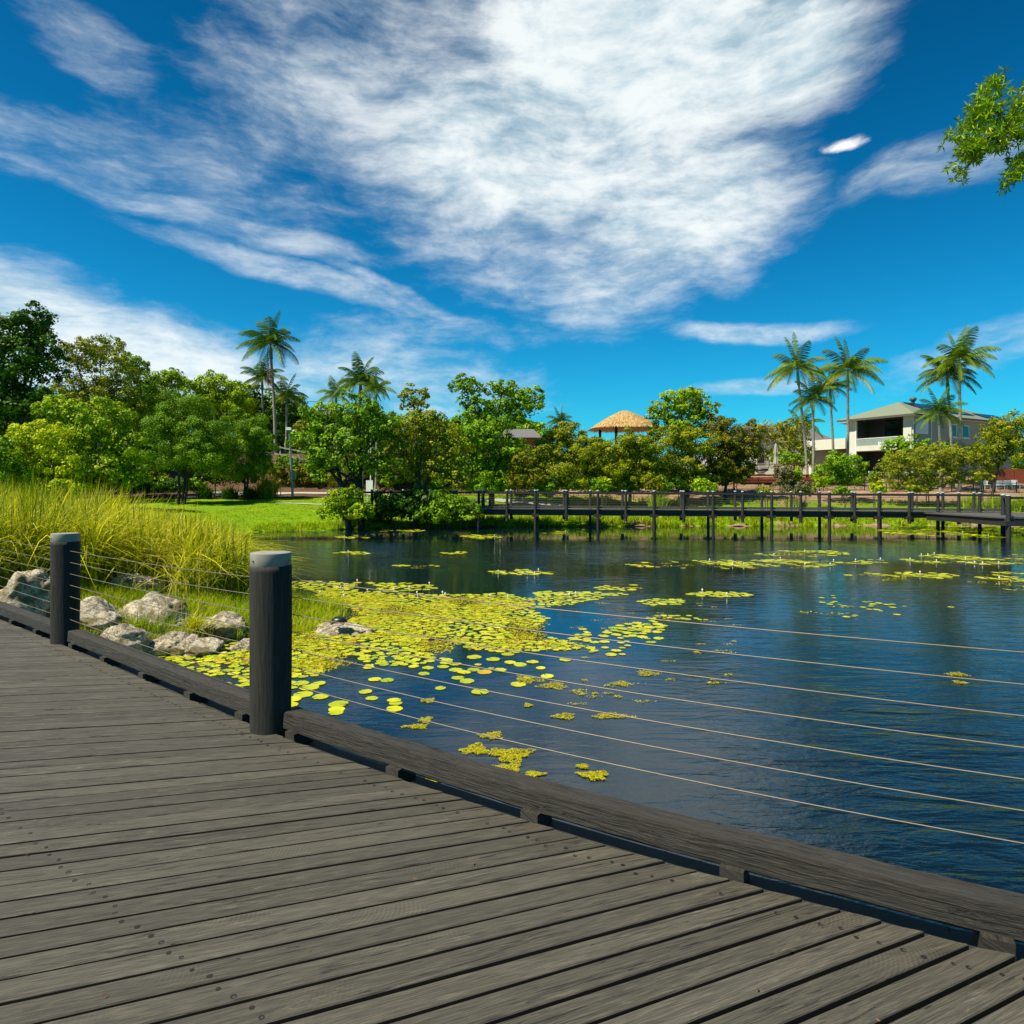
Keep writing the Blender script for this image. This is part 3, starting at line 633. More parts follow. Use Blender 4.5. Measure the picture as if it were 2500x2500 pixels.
# ------------------------------------------------------------------ plants
def rand_dirs(n):
    v = rng.normal(size=(n, 3)); return v / np.linalg.norm(v, axis=1, keepdims=True)
def leaf_quads(P, Nn, size, aspect=.5, spread=.8, fat=1.0):
    n = len(P); Nn = Nn + rand_dirs(n) * spread; Nn /= np.linalg.norm(Nn, axis=1, keepdims=True)
    t = np.cross(Nn, rand_dirs(n)); t /= np.linalg.norm(t, axis=1, keepdims=True) + 1e-9; b = np.cross(Nn, t)
    l = (size * rng.uniform(.65, 1.3, n))[:, None]; w = l * aspect
    return np.stack([P - t * l * .5, P - b * w * .5 - t * l * .05, P + t * l * .5, P + b * w * .5 - t * l * .05], 1)
def crown_points(blobs, leaf, dens, clump=.30, fill=.25, openness=0.0, gapz=0.0):
    Ps, Ns, Ts, cl = [], [], [], []
    for (c, r) in blobs:
        c = np.array(c); r = np.array(r); rm = r.mean(); area = 4 * math.pi * rm * rm
        n = int(dens * area / (leaf * leaf * .5) * .62); nc = max(10, int(17 / (clump / .3) ** 2)); nc = int(nc * 1.6)
        d = rand_dirs(nc); d[:, 2] = np.where(d[:, 2] < -.55, -d[:, 2] * .5, d[:, 2]); d /= np.linalg.norm(d, axis=1, keepdims=True)
        cc_ = c + d * r * rng.uniform(.55, 1.02, (nc, 1)); rc = rm * clump * .84 * rng.uniform(.6, 1.35, nc); tb = rng.uniform(-.20, .20, nc)
        idx = rng.integers(0, nc, n); dd = rand_dirs(n) * .9 + d[idx] * .55; dd[:, 2] += .15; dd /= np.linalg.norm(dd, axis=1, keepdims=True)
        rad = rc[idx][:, None] * (rng.uniform(.35, 1.0, (n, 1)) ** .6) * np.array([1.1, 1.1, .85]) * (1 + .35 * (rng.random((n, 1)) < .06))
        P = cc_[idx] + dd * rad; Ps.append(P); Ns.append(dd + d[idx] * .3); Ts.append(np.clip(.42 + tb[idx] + rng.normal(0, .17, n), 0, .86) + (rng.random(n) < .05) * .2)
        m_ = int(n * fill)
        if m_: dd = rand_dirs(m_); Ps.append(c + dd * r * rng.uniform(.1, .9, (m_, 1))); Ns.append(dd); Ts.append(np.clip(rng.normal(.35, .15, m_), 0, .8))
        for k_ in range(0, nc, 3): cl.append((c, cc_[k_], rm))
    return np.concatenate(Ps), np.concatenate(Ns), np.concatenate(Ts), cl
def plant(name, label, cat, D, mat, blobs_px, leaf=.2, dens=1.0, base=None, trunk='bark', tr=.16, clump=.30, fill=.25, aspect=.5, depth=1.0, group=None, stems=1, limbs=True, zbase=None, spread=.8):
    bl_ = []
    for bb in blobs_px:
        px, py, rx, ry = bb[:4]; dd = bb[4] if len(bb) > 4 else random.uniform(-.25, .25) * rx / F * D
        c = dpt(px, py, D + dd); bl_.append(((c.x, c.y, c.z), (rx / F * D, (rx + ry) / 2 / F * D * depth, ry / F * D)))
    if base is None: base = np.mean([b_[0][0] for b_ in bl_]), D
    else: base = ((base - 1250) / F * D, D)
    gz = ghf(*base) if zbase is None else zbase; root = thing(name, label, cat, (base[0], base[1], gz), 0, group); o3 = np.array([base[0], base[1], gz])
    leaf *= 1.12; aspect = min(.75, aspect * 1.35); bl_ = [(c_, tuple(q * 1.06 for q in r_)) for c_, r_ in bl_]; P, Nn, T, cl = crown_points(bl_, leaf, dens * 1.75, clump, fill + .12)
    keep = P[:, 2] > gh(P[:, 0], P[:, 1]) + .02; keep &= P[:, 2] > WATER + .03
    P, Nn, T = P[keep], Nn[keep], T[keep]
    quads('crown' if limbs else 'foliage', leaf_quads(P, Nn, leaf, aspect, spread) - o3, T, M[mat], root)
    mb = MB(); cen = np.mean([b_[0] for b_ in bl_], axis=0)
    fork = Vector((lerp(base[0], cen[0], .35), lerp(base[1], cen[1], .35), lerp(gz, min(b_[0][2] for b_ in bl_), .7)))
    for st in range(stems):
        bo = Vector((random.uniform(-.5, .5), random.uniform(-.3, .3), 0)) * (0 if stems == 1 else 1.0) * tr * 6
        pb = Vector((base[0], base[1], gz - .1)) + bo; fk = fork + bo * 1.5
        mb.tube([pb, pb.lerp(fk, .5) + Vector((random.uniform(-.1, .1), 0, 0)), fk], [tr * 1.25, tr, tr * .85], 8, jit=.1)
        for ib, (c, r) in enumerate(bl_):
            if stems > 1 and ib % stems != st: continue
            c = Vector(c); mid = fk.lerp(c, .5) + Vector((random.uniform(-.3, .3), random.uniform(-.3, .3), random.uniform(-.1, .4))) * min(1, r[0] * .4)
            mb.tube([fk, mid, c], [tr * .7, tr * .5, tr * .28], 6, jit=.1)
    for (c, q, rm) in cl:
        c, q = Vector(c), Vector(q); mid = c.lerp(q, .5) + Vector((0, 0, -.08 * rm)); mb.tube([c, mid, q + (q - c) * .12], [tr * .28, tr * .16, tr * .06], 4, caps=False)
    mb.v = [(x - o3[0], y - o3[1], z - o3[2]) for x, y, z in mb.v]
    mb.build('trunk' if limbs else 'stems', M[trunk], root)
    return root

GT = 'trees along the far bank'; GS = 'shrubs on the far bank'
tree = lambda label, *a, **k: plant('tree', label, 'tree', *a, group=GT, **k)
bush = lambda label, *a, **k: plant('shrub', label, 'shrub', *a, group=GS, limbs=False, **dict(dict(tr=.05, stems=2), **k))
tree('tall dark green tree at the far left edge above the reeds', 58, 'leaf_dark', [(10, 850, 85, 90), (78, 800, 42, 55), (85, 890, 52, 75), (5, 960, 75, 90), (70, 990, 60, 60), (20, 1080, 80, 70)], .26, 1.05, 30, tr=.3)
tree('open-crowned tree with bare pale twigs showing, right of the tall dark tree', 66, 'leaf_olive', [(185, 880, 55, 50), (245, 865, 62, 48), (290, 930, 55, 65), (190, 960, 70, 55), (250, 1000, 85, 60), (310, 1010, 60, 60)], .17, .8, 240, 'bark_pale', tr=.2, clump=.2, fill=.05)
tree('green tree with pointed top just behind the open-crowned tree', 76, 'leaf_mid', [(325, 900, 32, 38), (345, 960, 40, 50), (330, 1020, 50, 60)], .22, 1, 330)
tree('rounded green tree with a small knob on top, left of the needle-leaved tree', 82, 'leaf_bright', [(398, 935, 48, 32), (420, 920, 24, 18), (385, 990, 60, 50)], .24, 1, 395)
tree('broad light green tree behind the needle-leaved tree', 88, 'leaf_bright', [(480, 950, 40, 30), (530, 955, 55, 42), (580, 985, 50, 45), (510, 1010, 90, 45)], .24, 1, 530)
tree('bright green round tree standing above the reeds at left', 50, 'leaf_bright', [(235, 1035, 85, 62), (150, 1015, 60, 42), (180, 1080, 80, 55), (290, 1100, 62, 62), (240, 1150, 80, 40), (190, 1175, 70, 34), (300, 1172, 60, 34)], .18, 1.15, 230, clump=.24)
tree('yellow-lime leaved tree right behind the reed bed', 46, 'leaf_lime', [(105, 1080, 72, 50), (55, 1130, 62, 42), (150, 1140, 55, 42), (90, 1165, 100, 30), (60, 1190, 80, 34), (150, 1195, 70, 30)], .16, 1.15, 100, clump=.24)
bush('green bush at the left frame edge under the tall dark tree', 44, 'leaf_mid', [(0, 1120, 42, 50), (10, 1160, 50, 40)], .16, 1.1)
tree('fine needle-leaved dome tree with several slim dark trunks on the lawn edge', 60, 'leaf_needle', [(445, 1020, 68, 55), (400, 1060, 52, 48), (500, 1070, 62, 52), (420, 1110, 68, 42), (490, 1118, 70, 42), (375, 1130, 40, 34), (530, 1135, 45, 34)], .13, 1.25, 440, 'bark_dark', tr=.12, clump=.34, fill=.3, stems=3, aspect=.4)
tree('olive-green fine-leaved tree right of the needle-leaved dome tree', 65, 'leaf_needle', [(590, 1050, 55, 45), (625, 1080, 42, 48), (575, 1110, 60, 45), (620, 1135, 40, 40), (580, 1150, 55, 30), (640, 1110, 30, 40)], .14, 1.25, 600, 'bark_dark', tr=.12, clump=.34, stems=2, aspect=.4)
tree('dark leafy tree behind the tall left palm', 96, 'leaf_dark', [(640, 1000, 40, 50), (600, 980, 40, 40), (690, 1010, 40, 50), (650, 1060, 60, 45), (730, 1030, 35, 30)], .26, 1.1, 650)
tree('spreading shore tree with two dark trunks standing in the bank shrubs', 45, 'leaf_mid', [(800, 1030, 68, 50), (880, 1010, 68, 52), (760, 1090, 52, 50), (840, 1100, 78, 58), (930, 1060, 60, 55), (790, 1135, 50, 26), (905, 1140, 60, 34)], .17, .95, 868, 'bark_dark', tr=.20, clump=.26, fill=.12, stems=2)
tree('sparse shore tree with pale twigs leaning over the water beside the spreading tree', 47, 'leaf_olive', [(1010, 980, 42, 38), (1030, 1045, 62, 52), (1090, 1090, 62, 55), (990, 1110, 60, 50), (1060, 1150, 68, 45), (1120, 1175, 48, 35)], .17, .8, 1010, 'bark', tr=.16, clump=.24, fill=.12)
bush('bright green bush at the foot of the shore tree', 44, 'leaf_bright', [(845, 1215, 42, 30), (825, 1245, 45, 28), (880, 1250, 40, 24)], .17, 1.1)
bush('dark low bush overhanging the water right of the shore trunks', 45.5, 'leaf_dark', [(960, 1235, 58, 38), (1020, 1240, 62, 38), (930, 1262, 48, 24)], .17, 1.1)
bush('dark bush trailing over the water where the footbridge meets the bank', 45.4, 'leaf_mid', [(1085, 1235, 52, 35), (1130, 1245, 48, 28), (1070, 1262, 60, 22)], .17, 1.05)
tree('two-headed broad tree behind the left end of the footbridge', 62, 'leaf_mid', [(1142, 948, 40, 32), (1225, 955, 45, 32), (1290, 985, 48, 38), (1240, 1010, 60, 40), (1160, 1010, 48, 42)], .24, 1.05, 1200, tr=.24, clump=.26, fill=.15)
tree('dense dark-green tree below the two-headed tree', 59, 'leaf_mid', [(1130, 1080, 52, 52), (1190, 1075, 62, 50), (1235, 1110, 55, 55), (1150, 1150, 75, 48), (1220, 1170, 50, 32), (1120, 1180, 60, 24), (1190, 1190, 60, 20)], .2, 1.1, 1180, clump=.26)
bush('yellow and orange leaved bush behind the footbridge at left', 57, 'leaf_orange', [(1275, 1130, 26, 32), (1262, 1172, 32, 28), (1298, 1165, 26, 32)], .24, .8)
tree('dense olive-green rounded tree left of the thatched hut', 63, 'leaf_olive', [(1385, 1075, 60, 40), (1345, 1120, 52, 48), (1425, 1115, 58, 50), (1380, 1160, 80, 40), (1350, 1180, 45, 24), (1425, 1182, 50, 22)], .15, 1.25, 1385, clump=.26)
tree('dense olive-green rounded tree right below the thatched hut', 62, 'leaf_olive', [(1530, 1090, 58, 40), (1490, 1130, 45, 45), (1575, 1115, 58, 48), (1540, 1155, 75, 38), (1505, 1180, 40, 22), (1580, 1178, 48, 22)], .15, 1.25, 1540, clump=.26)
tree('tall bright green tree right of the thatched hut', 68, 'leaf_bright', [(1665, 985, 52, 42), (1612, 1010, 32, 32), (1715, 1005, 38, 38), (1660, 1040, 60, 35)], .24, 1.05, 1665, clump=.26)
tree('olive-green tree standing in front of the tall bright green tree', 64, 'leaf_olive', [(1640, 1080, 55, 45), (1690, 1095, 55, 50), (1660, 1150, 68, 42), (1690, 1175, 50, 24)], .17, 1.15, 1665, stems=2)
tree('rusty brown-green tree beside the timber terrace', 66, 'leaf_rust', [(1755, 1045, 48, 36), (1815, 1065, 48, 36), (1760, 1100, 60, 45), (1820, 1110, 48, 38), (1755, 1155, 55, 40), (1730, 1170, 40, 26), (1800, 1160, 40, 30)], .16, 1.1, 1770, 'bark_dark', clump=.28)
bush('golden cane palm thicket behind the closed umbrella', 84, 'leaf_gold', [(1880, 1060, 42, 34), (1935, 1055, 44, 38), (1900, 1100, 60, 38), (1960, 1100, 38, 38)], .5, 1.0, aspect=.22, clump=.4)
bush('glossy green bush behind the closed umbrella', 80, 'leaf_mid', [(1915, 1125, 36, 26), (1958, 1130, 26, 26)], .24, 1.0)
bush('large green fluffy bush in front of the two-storey house', 66, 'leaf_mid', [(2060, 1135, 46, 32), (2030, 1165, 42, 30), (2090, 1165, 42, 32)], .17, 1.1, clump=.35)
bush('small lime green bush under the double palms', 62, 'leaf_bright', [(2000, 1180, 20, 22)], .16, 1.1)
bush('glossy dark green bush against the house balcony', 74, 'leaf_mid', [(2205, 1100, 44, 36), (2195, 1130, 38, 26)], .24, 1.1)
bush('long dark green hedge under the house side wall', 80, 'leaf_mid', [(2260, 1098, 30, 22), (2310, 1100, 34, 20), (2350, 1105, 30, 20), (2400, 1100, 30, 20)], .22, 1.1)
bush('big spreading golden-green bush in front of the house', 64, 'leaf_gold', [(2235, 1125, 60, 32), (2300, 1120, 56, 34), (2190, 1155, 44, 30), (2260, 1155, 58, 28), (2340, 1130, 40, 32), (2200, 1185, 44, 16), (2270, 1180, 60, 18), (2340, 1165, 40, 22)], .2, 1.15, aspect=.3, clump=.28)
bush('golden-green bush joined to the right of the big spreading bush', 63, 'leaf_gold', [(2390, 1120, 42, 36), (2420, 1140, 34, 24), (2390, 1165, 30, 20)], .2, 1.05, aspect=.3)
tree('olive tree with leaning trunk at the right frame edge', 62, 'leaf_olive', [(2425, 1060, 40, 28), (2475, 1040, 45, 34), (2440, 1100, 55, 34), (2500, 1100, 50, 60), (2530, 1050, 50, 50)], .2, 1.1, 2415, 'bark_dark', tr=.12, aspect=.3)
small = [('pale green low bush beside the lime bush', 'leaf_gold', 1965, 1200, 26, 14), ('grey-green bush behind the footbridge under the pink bush', 'leaf_pink', 1940, 1190, 50, 24), ('pink-leaved bush beside the terrace', 'leaf_pink', 1920, 1155, 30, 20),
    ('upright light green bush right of the pink-leaved bush', 'leaf_bright', 1945, 1160, 14, 22), ('low green bush at the foot of the fluffy bush', 'leaf_mid', 2060, 1202, 28, 14), ('yellow-green small bush between two large bushes', 'leaf_lime', 2145, 1190, 20, 20),
    ('grey-green small bush above the yellow-green one', 'leaf_olive', 2135, 1170, 14, 12), ('low olive bush at the foot of the spreading golden bush', 'leaf_olive', 2240, 1195, 26, 12), ('glossy white-flowered low bush behind the footbridge', 'leaf_bright', 1725, 1190, 28, 20),
    ('low yellow-green bush right of the white-flowered bush', 'leaf_gold', 1868, 1200, 24, 14), ('low green bush among the trunks left of the footbridge middle', 'leaf_mid', 1470, 1185, 26, 22), ('leafy lime shrub at the base of the left olive tree', 'leaf_lime', 1478, 1180, 18, 16),
    ('low green bush beneath the thatched hut trees', 'leaf_mid', 1330, 1190, 26, 16), ('orange-green low bush beneath the right olive tree', 'leaf_orange', 1600, 1185, 24, 14)]
for (lb, mt, px, py, rx, ry) in small: bush(lb, 60, mt, [(px - rx * .3, py, rx * .7, ry), (px + rx * .35, py + ry * .15, rx * .6, ry * .8)], .15, 1.1, tr=.03)
bank = [('green shrub on the bank below the pale handrail', 'leaf_mid', 705, 1112, 30, 22), ('reddish-brown shrub right of the grey camera pole', 'leaf_rust', 745, 1160, 32, 26), ('green shrub spilling over the pale handrail', 'leaf_bright', 770, 1130, 26, 20),
    ('olive shrub left of the grey camera pole', 'leaf_olive', 672, 1130, 26, 20), ('orange tinted shrub under the handrail end', 'leaf_orange', 735, 1075, 22, 22), ('yellow-green shrub behind the shore tree trunks', 'leaf_gold', 830, 1165, 34, 26),
    ('green shrub behind the sparse shore tree', 'leaf_mid', 960, 1165, 42, 30), ('broad green shrub behind the footbridge left end', 'leaf_mid', 1060, 1185, 50, 22), ('low shrub with rusty leaves beside the concrete path', 'leaf_rust', 700, 1172, 26, 18),
    ('yellow-green bush above the camera pole', 'leaf_gold', 748, 1050, 30, 26), ('low olive shrub on the bank between the camera pole and the shore tree', 'leaf_olive', 735, 1135, 30, 18), ('low green shrub at the foot of the bank behind the path', 'leaf_mid', 780, 1165, 34, 20), ('small rusty shrub at the foot of the bank left of the pole', 'leaf_rust', 682, 1155, 22, 18), ('wide green shrub on the bank behind the white sign', 'leaf_mid', 880, 1140, 46, 28), ('olive shrub on the bank right of the white sign', 'leaf_olive', 945, 1130, 40, 30), ('green shrub on the bank behind the sparse tree trunk', 'leaf_bright', 1010, 1150, 40, 28)]
for (lb, mt, px, py, rx, ry) in bank:
    q = 18 if 1100 < py < 1150 and px < 800 else 4
    bush(lb, 76.3, mt, [(px - rx * .3, py + q, rx * .7, ry), (px + rx * .35, py + q + ry * .15, rx * .6, ry * .8)], .2, 1.1)
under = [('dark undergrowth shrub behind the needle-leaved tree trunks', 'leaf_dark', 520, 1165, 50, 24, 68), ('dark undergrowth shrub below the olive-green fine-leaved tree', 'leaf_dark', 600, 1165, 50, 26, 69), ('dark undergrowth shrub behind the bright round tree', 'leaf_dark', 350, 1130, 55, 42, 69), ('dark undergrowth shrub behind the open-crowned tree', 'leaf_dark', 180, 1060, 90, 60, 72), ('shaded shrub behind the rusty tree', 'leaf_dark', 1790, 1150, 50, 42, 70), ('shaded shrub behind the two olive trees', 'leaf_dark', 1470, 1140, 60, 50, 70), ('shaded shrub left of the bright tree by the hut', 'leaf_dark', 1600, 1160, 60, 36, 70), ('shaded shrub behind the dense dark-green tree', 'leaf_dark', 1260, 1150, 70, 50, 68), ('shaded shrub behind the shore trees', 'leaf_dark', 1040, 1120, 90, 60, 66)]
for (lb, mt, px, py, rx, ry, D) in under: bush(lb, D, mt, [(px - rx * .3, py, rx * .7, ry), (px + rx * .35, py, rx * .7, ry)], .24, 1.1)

# woods far behind the lake houses
bl_ = []
for px in np.arange(-200, 1330, 42): bl_ += [(tuple(dpt(px, random.uniform(1075, 1100), 122)), (3.6, 3.0, random.uniform(4.0, 5.5))), (tuple(dpt(px, 1140, 118)), (3.6, 3.0, 3.4))]
for px in np.arange(-180, 720, 42): bl_.append((tuple(dpt(px, random.uniform(1010, 1045), 108)), (3.8, 3.0, random.uniform(4.2, 5.2))))
for px in np.arange(720, 1330, 48): bl_.append((tuple(dpt(px, random.uniform(1055, 1080), 108)), (3.8, 3.0, 3.6)))
for px in np.arange(1330, 2760, 52): bl_.append(((tuple(dpt(px, random.uniform(1135, 1155), 128))), (4.6, 3.0, random.uniform(3.0, 4.4))))
P, Nn, T, cl = crown_points(bl_, .45, 1.4, .3, .3)
meta(quads('distant_woods', leaf_quads(P, Nn, .48, .7, .8), T, M['leaf_mid']), kind='stuff')

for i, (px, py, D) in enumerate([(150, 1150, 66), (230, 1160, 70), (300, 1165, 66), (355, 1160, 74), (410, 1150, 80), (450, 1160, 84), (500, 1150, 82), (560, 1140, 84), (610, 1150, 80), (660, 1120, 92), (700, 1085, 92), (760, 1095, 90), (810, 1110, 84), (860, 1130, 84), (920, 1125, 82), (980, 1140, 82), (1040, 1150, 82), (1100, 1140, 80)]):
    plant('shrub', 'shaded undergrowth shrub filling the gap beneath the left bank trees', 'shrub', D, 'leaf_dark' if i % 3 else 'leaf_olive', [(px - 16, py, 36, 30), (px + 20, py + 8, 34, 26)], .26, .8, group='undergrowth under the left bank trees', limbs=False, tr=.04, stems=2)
for i in range(13):
    px = 150 + i * 27 + random.uniform(-6, 6); D_ = 66 + random.uniform(-1, 1.5)
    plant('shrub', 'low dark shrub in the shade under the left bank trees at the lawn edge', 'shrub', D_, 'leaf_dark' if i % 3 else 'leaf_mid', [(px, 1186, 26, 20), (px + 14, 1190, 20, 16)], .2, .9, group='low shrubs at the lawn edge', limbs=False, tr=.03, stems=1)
for i in range(15):
    px = 1235 + i * 34 + random.uniform(-8, 8)
    plant('shrub', 'low shaded shrub under the olive trees behind the middle of the footbridge', 'shrub', 61.5 + random.uniform(-1, 1.5), ['leaf_dark', 'leaf_olive', 'leaf_mid'][i % 3], [(px, 1182, 22, 17), (px + 15, 1190, 18, 13)], .17, .9, group='low shrubs behind the footbridge', limbs=False, tr=.03, stems=1)
# arching strap-leaf plants
def blades(n, cx, cy, cz, h, spread_, w, droop, seg=5, base_r=.2, hj=.35):
    az = rng.uniform(0, 2 * math.pi, n); le = rng.beta(1.4, 1.6, n) * spread_; H = h * rng.uniform(1 - hj, 1 + hj * .4, n); W = w * rng.uniform(.7, 1.3, n)
    bx = cx + rng.normal(0, base_r, n); by = cy + rng.normal(0, base_r, n); dirx, diry = np.cos(az) + .25, np.sin(az); tw = rng.uniform(0, math.pi, n)
    T = np.linspace(0, 1, seg + 1); rows_ = []
    for t in T:
        r = le * (t ** (1.2 + droop)) * h * 1.1; z = H * (t - droop * .55 * t ** 3 * (le / max(spread_, .01)) * 1.6)
        c = np.stack([bx + dirx * r, by + diry * r, cz + z], 1); wd = (W * (1 - t) ** .6 * .5 * (0.5 + .5 * min(1, t * 6)))[:, None] if t < 1 else (W * .02)[:, None]
        side = np.stack([-diry * np.cos(tw) + dirx * np.sin(tw) * .3, dirx * np.cos(tw) + diry * np.sin(tw) * .3, np.zeros(n) + .1], 1)
        side[:, 0] = np.where(np.abs(side[:, 0]) < .45, side[:, 0] + np.sign(side[:, 0] + 1e-6) * .35, side[:, 0])
        rows_.append((c - side * wd, c + side * wd))
    Q = [np.stack([rows_[i][0], rows_[i][1], rows_[i + 1][1], rows_[i + 1][0]], 1) for i in range(seg)]
    return np.concatenate(Q), n
def blade_tint(n, seg, mean, sd): return np.tile(np.clip(rng.normal(mean, sd, n), 0, 1), seg)
def strap_plant(label, px, py_base, D, h, r, mat, mean=.4, n=260, w=.06, name='strap_leaf_plant'):
    x = (px - 1250) / F * D; z = ghf(x, D); root = thing(name, label, 'plant', (x, D, z), 0, 'clumps of strap-leaved plants')
    Q, n_ = blades(n, 0, 0, 0, h, r / h, w, .8, 6, r * .18); quads('leaves', Q, blade_tint(n, 6, mean, .2), M[mat], root)
strap_plant('yellow flax-like clump beside the concrete path', 652, 1200, 67.5, 2.7, 2.2, 'flax', .72, 480, .10)
for i, (px, lb) in enumerate([(560, 'dark strap-leaved clump under the olive fine-leaved tree'), (610, 'dark strap-leaved clump left of the yellow flax'), (500, 'shaded strap-leaved clump under the needle-leaved tree')]): strap_plant(lb, px, 1200, 66, 1.5, 1.7, 'leaf_dark', .4, 380, .09)
strap_plant('arching green grass clump behind the middle of the footbridge', 1605, 1210, 60, 1.9, 1.7, 'grass', .35, 420, .06)
strap_plant('large strap-leaved clump under the golden bush at right', 2372, 1210, 57, 1.8, 1.5, 'grass', .45, 380, .07)
strap_plant('strap-leaved clump right of the large one', 2430, 1210, 57, 1.8, 1.5, 'grass', .42, 380, .07)
strap_plant('strap-leaved clump at the right frame edge', 2490, 1210, 57, 1.8, 1.5, 'grass', .45, 380, .07)
strap_plant('thin grass clump left of the bush by the double palms', 1960, 1200, 61, .9, .8, 'grass', .6, 160, .05)
strap_plant('yellow tussock behind the red-lidded bin', 815, 1180, 76, 1.0, 1.2, 'flax', .5, 200, .07)

# palms
def palm(label, cpx, cpy, D, bpx, Rpx, nf=16, mat='frond', trunk=True, shaft=True, dead=0, tr=.17, droop=.85):
    nf += 4
    c = dpt(cpx, cpy, D); bx = (bpx - 1250) / F * D; gz = ghf(bx, D); root = thing('palm_tree', label, 'palm tree', (bx, D, gz), 0, 'palm trees'); R = Rpx / F * D; o3 = Vector((bx, D, gz)); cl = c - o3
    if trunk:
        mb = MB(); pts = [Vector((0, 0, -.3)).lerp(cl, t) + Vector((.25 * math.sin(t * 3) * (1 - t), 0, 0)) * (1 if t > 0 else 0) for t in np.linspace(0, .86 if shaft else 1, 9)]
        mb.tube(pts, [tr * (1.5 if i == 0 else 1.05 - .03 * i) for i in range(9)], 8, jit=.08); mb.build('trunk', M['palm_trunk'], root)
        if shaft: mb = MB(); mb.tube([pts[-1], pts[-1].lerp(cl, .4), cl], [tr * 1.15, tr * 1.1, tr * .6], 8); mb.build('crownshaft', M['crownshaft'], root)
    Q = []; T = []
    mb = MB()
    for i in range(nf):
        az = i * 2.39996 + random.uniform(-.25, .25); up = lerp(1.5, -.12, (i / (nf - 1)) ** .8) + random.uniform(-.12, .12); Lf = R * random.uniform(1.05, 1.32)
        p = cl.copy(); d = Vector((math.cos(az) * math.cos(up), math.sin(az) * math.cos(up), math.sin(up))); pts = [p.copy()]; ns = 9; tint0 = .32 + random.uniform(-.15, .2) + (.35 if i > nf - 4 else 0)
        for k_ in range(ns): d = (d + Vector((0, 0, -.13 * droop * (1 + k_ * .16)))).normalized(); p = p + d * Lf / ns; pts.append(p.copy())
        mb.tube(pts, [tr * .22 * (1 - .09 * q) for q in range(ns + 1)], 4, caps=False)
        nl = 36; side0 = Vector((-math.sin(az), math.cos(az), 0))
        for k_ in range(nl):
            t = .1 + .9 * k_ / nl; f = t * ns; a = min(int(f), ns - 1); q = pts[a].lerp(pts[a + 1], f - a); dd = (pts[a + 1] - pts[a]).normalized(); ll = Lf * .27 * math.sin(math.pi * min(1, .16 + t * .86)) ** .55
            for sgn in (-1, 1):
                ld = (side0 * sgn * .8 + dd * .55 + Vector((0, 0, -.35 - .25 * random.random()))).normalized(); tip = q + ld * ll + Vector((0, 0, -.18 * ll)); wv_ = dd * max(.02, Lf * .0085)
                Q.append([tuple(q - wv_), tuple(q + wv_), tuple(q.lerp(tip, .6) + wv_ * .9 + Vector((0, 0, .04 * ll))), tuple(tip)]); T.append(np.clip(tint0 + random.uniform(-.12, .12), 0, 1))
    quads('fronds', np.array(Q), T, M[mat], root); mb.build('frond_ribs', M['crownshaft'], root)
    for k_ in range(dead):
        Q = []; az = random.uniform(3.4, 5.8)
        for j in range(50):
            t = j / 50; q = cl + Vector((math.cos(az) * .3 + .05 * math.sin(j), math.sin(az) * .3, -.3 - t * R * 1.25)); l_ = R * .2
            dv = Vector((random.uniform(-1, 1) * .35, random.uniform(-.3, .3), -1)).normalized() * l_
            Q.append([tuple(q + Vector((-.03, 0, 0))), tuple(q + Vector((.03, 0, 0))), tuple(q + dv + Vector((.03, 0, 0))), tuple(q + dv)])
        quads('dead_frond', np.array(Q), rng.uniform(0, 1, len(Q)), M['frond_dead'], root)
palm('tallest palm at left with a brown dead frond hanging down its trunk', 660, 838, 86, 672, 76, 17, dead=2, tr=.22)
palm('shorter palm just left of the tallest left palm', 640, 925, 90, 640, 55, 14, tr=.18)
palm('low palm right behind the tallest left palm', 700, 965, 89, 695, 48, 14, 'frond_light', tr=.16)
palm('wide full palm crown above the spreading shore tree', 880, 932, 72, 880, 66, 18, dead=1, tr=.2)
palm('small yellowish palm left of the wide full palm', 820, 965, 76, 822, 48, 12, 'frond_light', tr=.16)
palm('small drooping yellow palm right of the wide full palm', 918, 950, 70, 915, 44, 12, 'frond_light', tr=.12)
palm('tiny palm crown between the two-headed tree and the thatched hut', 1368, 1030, 92, 1368, 38, 13, tr=.16)
palm('leftmost tall palm of the four left of the house', 1946, 900, 78, 1972, 76, 15, 'frond_light')
palm('short palm with a pale seed skirt left of the house', 1985, 975, 77, 1982, 58, 14, dead=0)
palm('dark palm between the two tallest palms left of the house', 2026, 945, 84, 2034, 55, 14)
palm('tall straight palm nearest the left wall of the house', 2070, 905, 80, 2066, 76, 15, 'frond_light')
palm('tallest palm in front of the house side wall', 2342, 880, 73, 2342, 76, 17, 'frond_light')
palm('darker palm just left of the tallest one at the house side', 2312, 915, 75, 2326, 68, 15, 'frond')
palm('short palm with yellow frond in front of the house side wall', 2292, 1008, 72, 2296, 58, 15, 'frond')
palm('low palm with feathery fronds behind the golden cane thicket', 1958, 1040, 90, 1955, 48, 12, 'frond')
# seed skirt of the short palm
rt = bpy.data.objects['palm_tree.007'] if 'palm_tree.007' in bpy.data.objects else None
